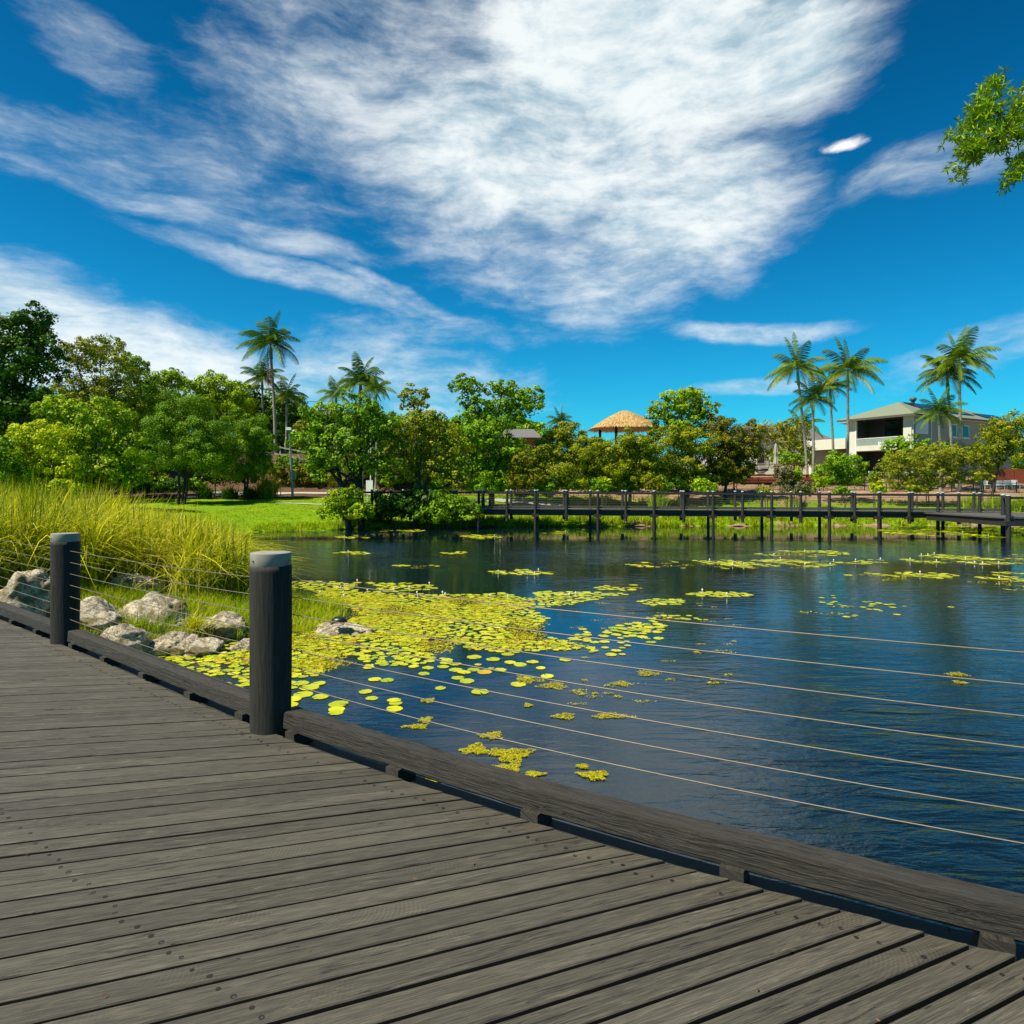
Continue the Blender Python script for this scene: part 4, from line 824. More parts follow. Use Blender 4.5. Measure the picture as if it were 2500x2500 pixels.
# ------------------------------------------------------------------ two-storey house
CX, CY = 51.8, 85.0; ANG = math.atan2(.489, .872)
def vf(px): k = (px - 1250) / F; return (CX - k * CY) / (.489 + .872 * k)
def us(px): k = (px - 1250) / F; return (k * CY - CX) / (.872 - .489 * k)
def zf_(py, v): return EYE - (py - HY) / F * (CY + .872 * v)
def zs_(py, u): return EYE - (py - HY) / F * (CY + .489 * u)
hs_ = thing('house', 'cream and grey two-storey house with hipped green-grey roof and glazed balcony', 'house', (CX, CY, 0), ANG)
g0 = 2.6; eave = zf_(1018, 4); slab0, slab1 = zf_(1098, 3), zf_(1085, 3)
vL, vR, v0 = vf(2067), vf(2089), 0.0; v1 = vf(2205)
def hb(name, boxes, mat, parent=None, lab=None):
    mb = MB(); [mb.box(a, b_) for a, b_ in boxes]; o = mb.build(name, M[mat], parent or hs_)
    if lab: o['label'] = lab
    return o
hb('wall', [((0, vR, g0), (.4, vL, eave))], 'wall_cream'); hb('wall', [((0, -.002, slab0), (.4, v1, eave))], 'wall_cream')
hb('balcony_slab', [((-.05, v1 + .002, slab0), (2.6, vR - .002, slab1))], 'wall_cream')
hb('ground_column', [((0, v1 - .5, g0), (.4, v1 - .05, slab0 - .003))], 'white')
hb('back_wall', [((2.6, v1, g0), (2.8, vR, eave - .02))], 'interior')
hb('window', [((2.55, v1 + .3, slab1 + .01), (2.59, vR - 2.6, eave - .3)), ((2.55, v1 + .8, g0), (2.59, v1 + 3.6, slab0 - .5))], 'glass_dark')
hb('side_return', [((.4, vR, g0), (2.6, vR + .2, eave - .02))], 'return_green'); hb('side_return', [((.4, v1 - .2, slab1), (2.6, v1, eave - .02))], 'return_green')
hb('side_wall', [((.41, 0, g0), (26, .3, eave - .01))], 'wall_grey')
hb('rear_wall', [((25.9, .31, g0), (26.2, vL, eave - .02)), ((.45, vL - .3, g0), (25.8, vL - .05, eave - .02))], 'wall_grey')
hb('balustrade', [((.02, v1, slab1 + .95), (.08, vR, slab1 + 1.03))], 'white')
# glass balustrade pane
m, nt, b, o = newmat('clear_glass'); M['clear_glass'] = m
b.inputs['Base Color'].default_value = (.6, .75, .7, 1); b.inputs['Roughness'].default_value = .02; b.inputs['Alpha'].default_value = .25
hb('glass_pane', [((.04, v1 + .01, slab1 + .02), (.06, vR - .01, slab1 + .94))], 'clear_glass')
hb('ceiling', [((.42, v1, eave - .25), (2.55, vR, eave - .12))], 'interior')
hb('column', [((-.06, vR - .12, g0), (.1, vR + .02, eave - .3)), ], 'white')
# windows in the side wall
for (x0_, x1_, y0_, y1_, mt) in ((2236, 2264, 1024, 1056, 'white'), (2317, 2334, 1037, 1065, 'glass_dark'), (2349, 2364, 1040, 1067, 'glass_dark')):
    a, b_ = us(x0_), us(x1_); f = hb('window', [((a - .12, -.05, zs_(y1_, a) - .1), (b_ + .12, -.002, zs_(y0_, a) + .1))], 'white')
    mb = MB()
    if mt == 'white':
        for i in range(12): z = lerp(zs_(y1_, a), zs_(y0_, a), (i + .5) / 12); mb.box((a, -.10, z - .05), (b_, -.055, z + .04))
        mb.build('shutter', M['white'], f)
    else: mb.box((a, -.06, zs_(y1_, a)), (b_, -.052, zs_(y0_, a))); mb.build('pane', M['glass_dark'], f); hb('sill', [((a - .2, -.18, zs_(y1_, a) - .22), (b_ + .2, -.06, zs_(y1_, a) - .12))], 'white', f)
hb('downpipe', [((us(2272), -.12, g0), (us(2272) + .12, -.01, eave - .1)), ((us(2222) + .5, -.12, g0), (us(2222) + .62, -.01, eave - .1))], 'white')
# roof (hip) with solar panels and vent
ov = .9; A = (-ov, -ov); B_ = (-ov, vL + ov); C_ = (26 + ov, vL + ov); D_ = (26 + ov, -ov); mid = vL / 2; rg = eave + 2.35
R1 = (mid + .3, mid, rg); R2 = (26 - mid, mid, rg)
mb = MB(); zz = eave
def rp(p, z): return (p[0], p[1], z)
mb.add([rp(A, zz), rp(B_, zz), R1], [(1, 0, 2)], 0, [(0, 0), (10, 0), (5, 5)])
mb.add([rp(A, zz), rp(D_, zz), R2, R1], [(0, 1, 2, 3)], 0, [(0, 0), (26, 0), (20, 5), (5, 5)])
mb.add([rp(B_, zz), rp(C_, zz), R2, R1], [(1, 0, 3, 2)], 0, [(0, 0), (26, 0), (20, 5), (5, 5)])
mb.add([rp(D_, zz), rp(C_, zz), R2], [(0, 1, 2)], 0, [(0, 0), (10, 0), (5, 5)])
rf = mb.build('roof', M['roof_green'], hs_)
hb('fascia', [((-ov - .03, -ov - .03, eave - .26), (-ov + .05, vL + ov, eave - .003)), ((-ov + .051, -ov - .03, eave - .26), (26 + ov, -ov + .05, eave - .003))], 'fascia', rf)
hb('soffit', [((-ov + .06, -ov + .06, eave - .20), (26 + ov, -.003, eave - .15)), ((-ov + .06, .0, eave - .20), (-.003, vL + ov, eave - .15))], 'white', rf)
mb = MB(); nrmv = Vector((0, -(rg - eave), (mid + ov))).normalized()
def sl(u, t): p = Vector((u, -ov + (mid + ov) * t, eave + (rg - eave) * t)); p = p + Vector((0, -abs(nrmv.y), abs(nrmv.z))) * .12; return tuple(p)
for i in range(11):
    for j in range(2):
        u0 = 5.6 + i * 1.05; t0 = .30 + j * .36; 
        if u0 < 5.6 + (t0) * 2: pass
        vs = [sl(u0, t0), sl(u0 + 1.0, t0), sl(u0 + 1.0, t0 + .34), sl(u0, t0 + .34)]; mb.add(vs + [(x, y, z - .04) for x, y, z in vs], [(0, 1, 2, 3), (4, 5, 1, 0), (5, 6, 2, 1), (6, 7, 3, 2), (7, 4, 0, 3)])
for i in range(6):
    u0 = 19 + i * 1.05; vs = [sl(u0, .2), sl(u0 + 1.0, .2), sl(u0 + 1.0, .55), sl(u0, .55)]; mb.add(vs + [(x, y, z - .04) for x, y, z in vs], [(0, 1, 2, 3), (4, 5, 1, 0), (5, 6, 2, 1), (6, 7, 3, 2), (7, 4, 0, 3)])
mb.build('solar_panels', M['solar'], rf)
mb = MB(); mb.tube([(8.4, mid, rg - .1), (8.4, mid, rg + .35)], .22, 10); mb.tube([(8.4, mid, rg + .35), (8.4, mid, rg + .55), (8.4, mid, rg + .85), (8.4, mid, rg + .98)], [.28, .45, .42, .12], 12); mb.build('roof_vent', M['fascia'], rf)
# lower left wing
wl = vf(1969); wz1 = zf_(1073, 12); wz0 = zf_(1098, 12)
hb('wing_parapet', [((-.3, vL + .01, wz0), (0.1, wl, wz1))], 'wall_cream'); hb('wing_pillar', [((-.3, vf(1984), g0), (.1, wl, wz0 - .002))], 'wall_cream')
hb('wing_wall', [((3, vL, g0), (3.2, wl, wz0)), ((.1, wl - .2, g0), (3, wl - .002, wz0))], 'sandstone'); hb('wing_door', [((2.93, vL + .6, g0), (2.99, vL + 3.6, wz0 - .6))], 'glass_dark'); hb('wing_roof', [((.11, vL + .01, wz0 - .0), (9, wl - .01, wz1 - .15))], 'fascia')
lr = MB(); e2 = zf_(1030, 9) ; lr.box((2.5, vL + .3, e2 - .6), (7, vL + 1.5, e2 - .05)); lr.build('upper_bay', M['wall_grey'], hs_)
mb = MB(); mb.add([(1.5, vL, e2), (8, vL, e2), (8, vL + 2.3, e2 - .02), (1.5, vL + 2.3, e2 - .02), (3.5, vL, e2 + .7), (7, vL, e2 + .7)], [(0, 3, 4), (3, 2, 5, 4), (2, 1, 5), (0, 1, 2, 3)]); mb.build('bay_roof', M['roof_green'], hs_)
mb = MB(); mb.tube([(-.33, wl - .9, zf_(1108, 14)), (-.48, wl - .9, zf_(1102, 14)), (-.45, wl - .9, zf_(1112, 14))], .06, 6); mb.build('wall_lamp', M['fence_black'], hs_)

def W(p):  # house local to world
    return Vector((CX + p[0] * .872 - p[1] * .489, CY + p[0] * .489 + p[1] * .872, p[2]))
def sofa(lb, p, rz, w=1.6, seat=.42, group='white seats on the balcony'):
    r = thing('outdoor_sofa', lb, 'sofa', W(p), rz, group)
    mb = MB(); mb.box((0, 0, seat - .12), (w, .75, seat)); mb.build('seat', M['white'], r)
    mb = MB(); mb.box((0, .62, seat + .003), (w, .78, seat + .5)); mb.build('backrest', M['canvas'], r)
    for (a, b_) in ((.02, .02), (w - .08, .02), (.02, .68), (w - .08, .68)): mb = MB(); mb.box((a, b_, 0), (a + .06, b_ + .06, seat - .123)); mb.build('leg', M['white'], r)
    for a in (-.08, w + .003): mb = MB(); mb.box((a, 0, .1), (a + .077, .78, seat + .22)); mb.build('armrest', M['white'], r)
sofa('left white outdoor sofa on the balcony', (1.0, v1 + 3.9, slab1), ANG + math.pi / 2 + math.pi, 1.7); sofa('right white outdoor sofa on the balcony', (1.0, v1 + 1.9, slab1), ANG + math.pi / 2 + math.pi, 1.7)

# ------------------------------------------------------------------ other roofs and hut
def simple_house(name, label, px0, px1, D, ridge_py, eave_py, wallm, roofm, depth=9, hipx=.25):
    x0, x1 = (px0 - 1250) / F * D, (px1 - 1250) / F * D; zr = EYE - (ridge_py - HY) / F * D; ze = EYE - (eave_py - HY) / F * D; g = ghf((x0 + x1) / 2, D) - .2
    r = thing(name, label, 'house', (x0, D, g)); w = x1 - x0
    mb = MB(); mb.box((.5, .5, 0), (w - .5, depth - .5, ze - g)); mb.build('wall', M[wallm], r)
    mb = MB(); h0, h1 = ze - g, zr - g; hx = w * hipx; mb.add([(0, 0, h0), (w, 0, h0), (w, depth, h0), (0, depth, h0), (hx, depth / 2, h1), (w - hx, depth / 2, h1)], [(0, 1, 5, 4), (2, 3, 4, 5), (1, 2, 5), (3, 0, 4), (3, 2, 1, 0)], 0, [(0, 0), (w, 0), (w, 5), (0, 5), (hx, 5), (w - hx, 5)]); mb.build('roof', M[roofm], r)
    for k_ in range(3): a = w * (.2 + .25 * k_); f = MB(); f.box((a, .42, (h0) * .4), (a + 1.2, .497, h0 * .4 + 1.3)); fo = f.build('window', M['white'], r); f = MB(); f.box((a + .08, .40, h0 * .4 + .08), (a + 1.12, .417, h0 * .4 + 1.22)); f.build('pane', M['glass_dark'], fo)
    return r
simple_house('house', 'low house with grey tiled roof showing behind the palms left of the two-storey house', 1800, 2050, 98, 1028, 1078, 'wall_cream', 'roof_tile', 12, .22)
simple_house('house', 'orange brick house half hidden behind the two-headed tree', 1212, 1322, 84, 1040, 1068, 'brick_orange', 'roof_tile', 9, .15)
simple_house('house', 'house with only its dark roof ridge showing beside the left palms', 738, 860, 105, 992, 1012, 'wall_grey', 'roof_tile', 9, .2)
hut = thing('thatched_hut', 'open hut with golden conical thatched roof on timber posts', 'hut', (*(((1525 - 1250) / F * 76), 76), ghf(13, 76)))
hx, hy, hz = hut.location
za, ze = EYE - (1004 - HY) / F * 76 - hz, EYE - (1047 - HY) / F * 76 - hz; RR = 88 / F * 76
mb = MB(); n = 72; prof = [(RR, ze), (RR * .8, ze + (za - ze) * .27), (RR * .5, ze + (za - ze) * .62), (RR * .25, ze + (za - ze) * .87), (RR * .1, za * .995 + ze * .005), (.02, za)]
vs = []; uv = []
for (a, z) in prof:
    for j in range(n): an = 2 * math.pi * j / n; sq = 1 - .06 * math.cos(an * 4) ; vs.append((a * sq * math.cos(an), a * sq * math.sin(an), z + random.uniform(-.02, .02))); uv.append((j / n * 2 * math.pi * RR, math.hypot(RR - a, z - ze)))
mb.add(vs, [(i * n + j, i * n + (j + 1) % n, (i + 1) * n + (j + 1) % n, (i + 1) * n + j) for i in range(len(prof) - 1) for j in range(n)], 0, uv, smooth=True)
mb.add(vs[:n], [tuple(range(n))[::-1]]); th = mb.build('roof', M['thatch'], hut)
Q = []; 
for j in range(9000):
    t = rng.random() ** .6; a = rng.uniform(0, 2 * math.pi); r = RR * (1.01 - .98 * (1 - t)) ; z = np.interp(r, [p[0] for p in prof][::-1], [p[1] for p in prof][::-1]) + .04
    sq = 1 - .06 * math.cos(a * 4); ra = np.array([math.cos(a), math.sin(a)]); p = np.array([r * sq * ra[0], r * sq * ra[1], z]); tn = np.array([-ra[1], ra[0], 0]) * .035
    dn = np.array([ra[0] * .34, ra[1] * .34, -.24 + .05 * rng.random()]) + tn * rng.uniform(-2, 2); Q.append([p - tn, p + tn, p + dn + tn * .4, p + dn - tn * .4])
M['straw'] = leafmat('straw', (.25, .13, .04), (.72, .50, .20), (.85, .66, .32), .1, .9)
quads('thatch_fringe', np.array(Q), rng.uniform(.1, 1, len(Q)), M['straw'], th)
for k_ in range(4):
    a = math.pi / 4 + k_ * math.pi / 2 + .3; mb = MB(); mb.tube([(RR * .72 * math.cos(a), RR * .72 * math.sin(a), 0), (RR * .72 * math.cos(a), RR * .72 * math.sin(a), ze + .6)], .16, 10); mb.build('post', M['bark_dark'], hut)

# ------------------------------------------------------------------ terrace, umbrella, egg chair, fences
td = thing('timber_terrace', 'red timber terrace with railing behind the rusty tree', 'terrace', (0, 0, 0)); D = 76
x0, x1 = (1800 - 1250) / F * D, (2112 - 1250) / F * D; zt = EYE - (1158 - HY) / F * D
mb = MB(); mb.box((x0, D, zt - .12), (x1, D + 5, zt)); mb.build('decking', M['red_wood'], td); mb = MB()
for i in range(3): mb.box((x0, D - .03, zt - .5 - i * .22), (x1, D - .002, zt - .32 - i * .22))
mb.build('fascia_boards', M['red_wood'], td)
for i, px in enumerate((1830, 1893, 1943, 1995)): x = (px - 1250) / F * D; mb = MB(); mb.box((x - .06, D + .05, zt), (x + .06, D + .17, zt + 1.15)); mb.build('post', M['red_wood'], td)
mb = MB(); mb.box((x0, D + .04, zt + 1.153), (x1 - 6, D + .18, zt + 1.22)); mb.build('handrail', M['red_wood'], td)
um = thing('garden_umbrella', 'closed pale grey garden umbrella standing on the red terrace', 'umbrella', ((1894 - 1250) / F * 77, 77, zt))
zu = EYE - (1083 - HY) / F * 77 - zt; mb = MB(); mb.tube([(0, 0, 0), (0, 0, zu)], .035, 8); mb.build('pole', M['steel'], um)
mb = MB(); n = 20; pr = [(.05, zu + .05), (.16, zu - .3), (.22, zu - 1.0), (.15, zu - 1.5), (.26, zu - 2.1), (.33, zu - 2.6), (.22, zu - 2.75)]
vs = [(a * (1 + .22 * math.sin(j * 2 * math.pi / n * 6)) * math.cos(2 * math.pi * j / n), a * (1 + .22 * math.sin(j * 2 * math.pi / n * 6)) * math.sin(2 * math.pi * j / n), z) for a, z in pr for j in range(n)]
mb.add(vs, [(i * n + j, i * n + (j + 1) % n, (i + 1) * n + (j + 1) % n, (i + 1) * n + j) for i in range(len(pr) - 1) for j in range(n)]); mb.build('canopy', M['canvas'], um)
eg = thing('egg_chair', 'black wicker cocoon chair standing on the red terrace', 'chair', ((1858 - 1250) / F * 78, 78, zt))
mb = MB()
for i in range(26):
    a = math.pi * 2 * i / 26
    if -.9 < math.sin(a) < -.35 and abs(math.cos(a)) < .8: continue
    mb.tube([(1.0 * math.cos(a) * math.sin(t), .85 * math.sin(a) * math.sin(t), .15 + 1.25 * (1 - math.cos(t)) * .95) for t in np.linspace(.25, 3.0, 12)], .018, 4, caps=False)
for t in np.linspace(.3, 2.9, 16): mb.tube([(1.0 * math.cos(a) * math.sin(t), .85 * math.sin(a) * math.sin(t), .15 + 1.19 * (1 - math.cos(t))) for a in np.linspace(-.9, math.pi + .9, 18)], .016, 4, caps=False)
mb.build('shell', M['wicker'], eg); mb = MB(); mb.tube([(0, 0, .45), (0, 0, .55), (0, 0, .72)], [.8, .85, .7], 16); mb.build('cushion', M['fence_black'], eg); mb = MB(); mb.tube([(0, 0, 0), (0, 0, .12)], [.5, .45], 14); mb.build('base', M['fence_black'], eg)

def picket(name, label, pxa, pxb, D, h=1.2, step=.14):
    xa, xb = (pxa - 1250) / F * D, (pxb - 1250) / F * D; z0 = ghf((xa + xb) / 2, D); r = thing(name, label, 'fence', (xa, D, z0))
    mb = MB(); x = 0
    while x < xb - xa: z = ghf(xa + x, D) - z0; mb.box((x, -.012, z - .1), (x + .022, .012, z + h)); x += step
    mb.build('pickets', M['fence_black'], r); mb = MB()
    for zz in (.12, h - .1): mb.beam((0, 0, zz), (xb - xa, 0, ghf(xb, D) - z0 + zz), .04, .04)
    mb.build('rail', M['fence_black'], r)
    for x in np.arange(0, xb - xa, 2.4): z = ghf(xa + x, D) - z0; mb = MB(); mb.box((x - .03, .014, z - .1), (x + .03, .08, z + h + .08)); mb.build('post', M['fence_black'], r)
picket('pool_fence', 'black picket pool fence running below the red terrace and palms', 1640, 2110, 72.5); picket('pool_fence', 'black picket pool fence behind the golden bushes at right', 2112, 2620, 72.5)
# patio furniture
def chair(lb, px, D, z, mat='white', s=1.0, rz=0):
    r = thing('patio_chair', lb, 'chair', ((px - 1250) / F * D, D, z), rz, 'white patio chairs')
    mb = MB(); mb.box((-.28 * s, -.25, .42), (.28 * s, .25, .47)); mb.build('seat', M[mat], r); mb = MB(); mb.box((-.28 * s, .22, .473), (.28 * s, .27, 1.0)); mb.build('backrest', M[mat], r)
    for a in (-.25 * s, .22 * s):
        for b_ in (-.23, .2): mb = MB(); mb.box((a, b_, 0), (a + .03, b_ + .03, .417)); mb.build('leg', M[mat], r)
hg = ghf(40, 84); 
chair('white patio chair on the ground floor terrace left of the white table', 2128, 82, ghf(45, 82)); chair('white patio chair on the ground floor terrace right of the white table', 2172, 82, ghf(47, 82))
tb = thing('patio_table', 'white patio table under the house balcony', 'table', ((2150 - 1250) / F * 82, 82, ghf(46, 82))); mb = MB(); mb.box((-.9, -.45, .72), (.9, .45, .77)); mb.build('table_top', M['white'], tb)
for a in (-.85, .8):
    for b_ in (-.4, .35): mb = MB(); mb.box((a, b_, 0), (a + .06, b_ + .06, .717)); mb.build('leg', M['white'], tb)
for i, px in enumerate((2408, 2443, 2462, 2480)): chair(['white chair seen through the fence left of the leaning trunk', 'white chair seen through the fence right of the leaning trunk', 'second white chair right of the leaning trunk', 'rightmost white chair seen through the fence'][i], px, 75, ghf((px - 1250) / F * 75, 75), s=1.3)
# brick garden wall piece, reddish screens at right
hbx = thing('garden_screen', 'rust-red garden screen behind the fence at the right edge', 'screen', ((2440 - 1250) / F * 80, 80, ghf(60, 80))); 
for i in range(5): mb = MB(); mb.box((i * 1.3 - 2, 0, 0), (i * 1.3 - .8, .12, 1.7)); mb.build('panel', M['red_wood'], hbx)
wl_ = thing('garden_wall', 'pale blue-white garden wall glimpsed between the olive tree trunks', 'wall', ((1640 - 1250) / F * 82, 82, ghf(20, 82))); mb = MB(); mb.box((0, 0, 0), (9, .2, 2.6)); mb.build('panel', M['white'], wl_)

# ------------------------------------------------------------------ left bank furniture
D = 68.5; x = (714 - 1250) / F * D; z = ghf(x, D); pl_ = thing('camera_pole', 'tall grey-green pole with floodlight and security camera beside the concrete path', 'pole', (x, D, z)); zt_ = EYE - (1050 - HY) / F * D - z
mb = MB(); mb.tube([(0, 0, -.1), (0, 0, 1), (-.35, 0, zt_)], [.15, .12, .08], 10); mb.build('shaft', M['pole_green'], pl_)
mb = MB(); mb.box((-.62, -.2, zt_), (-.12, .2, zt_ + .28)); mb.build('floodlight', M['white'], pl_)
mb = MB(); mb.tube([(-.3, 0, zt_ - .05), (.1, 0, zt_ - .02)], .05, 6); mb.tube([(.12, 0, zt_ + .02), (.14, 0, zt_ - .1), (.14, 0, zt_ - .25)], [.09, .16, .08], 10); mb.build('dome_camera', M['white'], pl_)
mb = MB(); mb.box((-.35, .16, 1.8), (.3, .3, 2.7)); mb.build('control_box', M['pole_green'], pl_); mb = MB(); mb.box((-.38, .12, 3.4), (.0, .26, 4.0)); mb.build('control_box', M['pole_green'], pl_)
D = 60; x = (840 - 1250) / F * D; z = ghf(x, D); bn = thing('wheelie_bin', 'green wheelie bin with red lid beside the shore tree trunk', 'bin', (x, D, z))
mb = MB(); vs = [(-.26, -.3, 0), (.26, -.3, 0), (.26, .3, 0), (-.26, .3, 0), (-.34, -.38, 1.0), (.34, -.38, 1.0), (.34, .38, 1.0), (-.34, .38, 1.0)]; mb.add(vs, [(0, 1, 5, 4), (1, 2, 6, 5), (2, 3, 7, 6), (3, 0, 4, 7), (4, 5, 6, 7)]); mb.build('body', M['bin_green'], bn)
mb = MB(); mb.add([(-.38, -.42, 1.003), (.38, -.42, 1.003), (.38, .42, 1.003), (-.38, .42, 1.003), (-.34, -.38, 1.08), (.34, -.38, 1.08), (.30, .40, 1.18), (-.30, .40, 1.18)], [(0, 1, 5, 4), (1, 2, 6, 5), (2, 3, 7, 6), (3, 0, 4, 7), (4, 5, 6, 7)]); mb.build('lid', M['bin_red'], bn)
for a in (-.27, .21): mb = MB(); mb.tube([(a, .33, .1), (a + .06, .33, .1)], .1, 12); mb.build('wheel', M['fence_black'], bn)
D = 62; x = (902 - 1250) / F * D; z = ghf(x, D); sg = thing('sign', 'narrow white sign on two posts behind the shore tree', 'sign', (x, D, z)); mb = MB(); mb.box((-.32, -.03, .9), (.32, .0, 2.2)); mb.build('board', M['white'], sg)
for a in (-.25, .2): mb = MB(); mb.box((a, .003, 0), (a + .06, .06, 2.15)); mb.build('post', M['white'], sg)
hr = thing('handrail', 'pale timber two-rail handrail climbing the bank behind the camera pole', 'handrail', (0, 0, 0)); D = 78.6
for (a, b_) in (((650, 1086), (800, 1114)), ((640, 1101), (800, 1133))): mb = MB(); mb.beam(dpt(a[0], a[1], D), dpt(b_[0], b_[1], D), .10, .16); mb.build('rail', M['rail_pale'], hr)
for px in (684, 730, 775): t = (px - 650) / 150; top = dpt(px, 1086 + 28 * t - 4, D + .12); bot = ghf(top.x, D); mb = MB(); mb.box((top.x - .06, D + .06, max(min(bot, top.z - 1.2), top.z - 1.7)), (top.x + .06, D + .18, top.z)); mb.build('post', M['rail_pale'], hr)
mb = MB(); pts = [dpt(lerp(560, 830, t), lerp(982, 978, t) + 6 * t * (1 - t), 120) for t in np.linspace(0, 1, 10)]; mb.tube(pts, .035, 4); meta(mb.build('power_line', M['fence_black']), 'thin dark power line crossing between the left palms', 'power line')
D = 72; x = (905 - 1250) / F * D; z = ghf(x, D); ll_ = thing('street_lamp', 'white curved-neck lamp showing above the spreading shore tree', 'lamp', (x, D, z)); zt_ = EYE - (965 - HY) / F * D - z
mb = MB(); mb.tube([(0, 0, 0), (0, 0, zt_ - .6)], .07, 8); mb.tube([(0, 0, zt_ - .6)] + [(-.35 + .35 * math.cos(a), 0, zt_ - .6 + .5 * math.sin(a)) for a in np.linspace(.2, math.pi, 7)], .05, 6); mb.build('pole', M['white'], ll_); mb = MB(); mb.tube([(-.7, 0, zt_ - .62), (-.7, 0, zt_ - .9)], [.1, .2], 10); mb.build('lamp_shade', M['white'], ll_)

# ------------------------------------------------------------------ boulders and turtle
def boulder(label, px, py, rx, ry, D, seed, flat=1.0, tiltz=0, group='granite boulders by the water'):
    c = dpt(px, py, D); r = random.Random(seed); bm = bmesh.new(); bmesh.ops.create_icosphere(bm, subdivisions=5, radius=1)
    from mathutils import noise as mn
    pl2 = [(Vector((r.uniform(-1, 1), r.uniform(-1, 1), r.uniform(-.2, 1))).normalized(), r.uniform(.62, .88)) for _ in range(9)]
    sx, sz = rx / F * D, ry / F * D; sy = (sx + sz) * .55; off = Vector((seed * 3.1, seed * 1.7, 0))
    for v in bm.verts:
        p = v.co.copy()
        for (nn_, dd) in pl2:
            e = p.dot(nn_) - dd
            if e > 0: p -= nn_ * e * .9
        p *= 1 + .20 * mn.fractal(p * 1.6 + off, 1, 2, 4) + .045 * mn.ridged_multi_fractal(p * 3.5 + off, 1, 2, 4, 1, 2) - .045
        v.co = Vector((p.x * sx * 1.36, p.y * sy * 1.36, p.z * sz * 1.42))
    me = bpy.data.meshes.new('boulder'); bm.to_mesh(me); bm.free(); me.polygons.foreach_set('use_smooth', [True] * len(me.polygons)); me.materials.append(M['granite'])
    o = bpy.data.objects.new('boulder', me); C.objects.link(o); o.location = c; o.rotation_euler = (0, 0, r.uniform(-.3, .3)); meta(o, label, 'boulder', group); return o
boulder('dark rounded boulder in the reeds left of the second post', 62, 1462, 50, 52, 11.6, 1)
boulder('boulder with brown lichen on top nearest the reeds', 342, 1436, 52, 27, 15.0, 2)
boulder('pale boulder half sunk in grass behind the large boulder', 455, 1468, 42, 24, 15.0, 3)
boulder('largest pale boulder with a flat top in the middle of the group', 380, 1508, 66, 45, 12.8, 4)
boulder('rough ridged boulder just right of the second post', 232, 1512, 48, 36, 12.0, 5)
boulder('white-flecked boulder nearest the kerb beam', 298, 1565, 54, 34, 11.2, 6)
boulder('long low brown boulder at the waterline', 420, 1578, 52, 24, 11.5, 7)
boulder('low boulder right end of the waterline row', 490, 1580, 44, 22, 11.6, 27)
boulder('flat-topped boulder left behind the near post', 545, 1532, 52, 26, 12.8, 8)
boulder('small reddish rock at the water edge behind the near post', 597, 1580, 26, 14, 11.8, 9)
boulder('flat pinkish rock in the lily pads with the turtle on it', 838, 1540, 56, 15, 13.2, 10)
c = dpt(828, 1519, 12.85); tt_ = thing('turtle', 'small dark turtle basking on the flat pinkish rock', 'turtle', c)
bm = bmesh.new(); bmesh.ops.create_uvsphere(bm, u_segments=20, v_segments=12, radius=1)
for v in bm.verts:
    x, y, z = v.co; v.co = Vector((x * .155, y * .125, (z * .085 if z > 0 else z * .028) + .03))
me = bpy.data.meshes.new('shell'); bm.to_mesh(me); bm.free(); me.polygons.foreach_set('use_smooth', [True] * len(me.polygons)); me.materials.append(M['shell']); so = bpy.data.objects.new('shell', me); C.objects.link(so); so.parent = tt_
me = bpy.data.meshes.new('body'); vv = [(0, 0, .03), (.09, 0, .035), (.15, 0, .05), (.19, 0, .085), (.215, 0, .10), (.09, .09, .01), (.12, .14, -.02), (.09, -.09, .01), (.12, -.14, -.02), (-.09, .08, .01), (-.14, .12, -.02), (-.09, -.08, .01), (-.14, -.12, -.02), (-.16, 0, .01), (-.2, 0, .0)]
me.from_pydata(vv, [(0, 1), (1, 2), (2, 3), (3, 4), (1, 5), (5, 6), (1, 7), (7, 8), (0, 9), (9, 10), (0, 11), (11, 12), (0, 13), (13, 14)], []); body = bpy.data.objects.new('body', me); C.objects.link(body); body.parent = tt_; me.materials.append(M['turtle_skin'])
md = body.modifiers.new('skin', 'SKIN'); rad = [.06, .05, .025, .024, .02, .022, .02, .022, .02, .022, .02, .022, .02, .015, .006]
for i, sv in enumerate(me.skin_vertices[0].data): sv.radius = (rad[i], rad[i]); sv.use_root = (i == 0)
body.modifiers.new('sub', 'SUBSURF').render_levels = 2

# ------------------------------------------------------------------ reeds and grasses
Qs, Ts = [], []
cnt = 0
while cnt < 430:
    y = rng.uniform(13.2, 26); x = rng.uniform(-.80 * y - 2, -5.5); dl = np.interp(y, SLY, SLX) - x; px = 1250 + F * x / y
    if dl < .9 or px > 610: continue
    if y < 14.6 and px > 130: continue
    if px > 250 and y < 15.3: continue
    hh = np.interp(px, [-50, 200, 330, 450, 560, 640], [2.15, 2.15, 1.85, 1.6, 1.45, 1.0]) * rng.uniform(.62, 1.2); gz = ghf(x, y); n = 84; green = rng.random() < .33
    hh = min(hh, (2.15 if px < 350 else 1.7) - (gz + .3) * .3)
    q, _ = blades(n, x, y, gz - .05, hh * 1.12, rng.uniform(.7, 1.5), .034, rng.uniform(.8, 1.05), 6, .22); Qs.append(q); Ts.append(np.tile(np.clip(rng.normal(np.interp(px, [0, 150, 300, 640], [.34, .50, .62, .58]) + rng.uniform(-.2, .16) - .27 * green - .10, .24, n), 0, 1), 6)); cnt += 1
meta(quads('reeds', np.concatenate(Qs), np.concatenate(Ts), M['reed']), kind='stuff')
Qs, Ts = [], []; cnt = 0
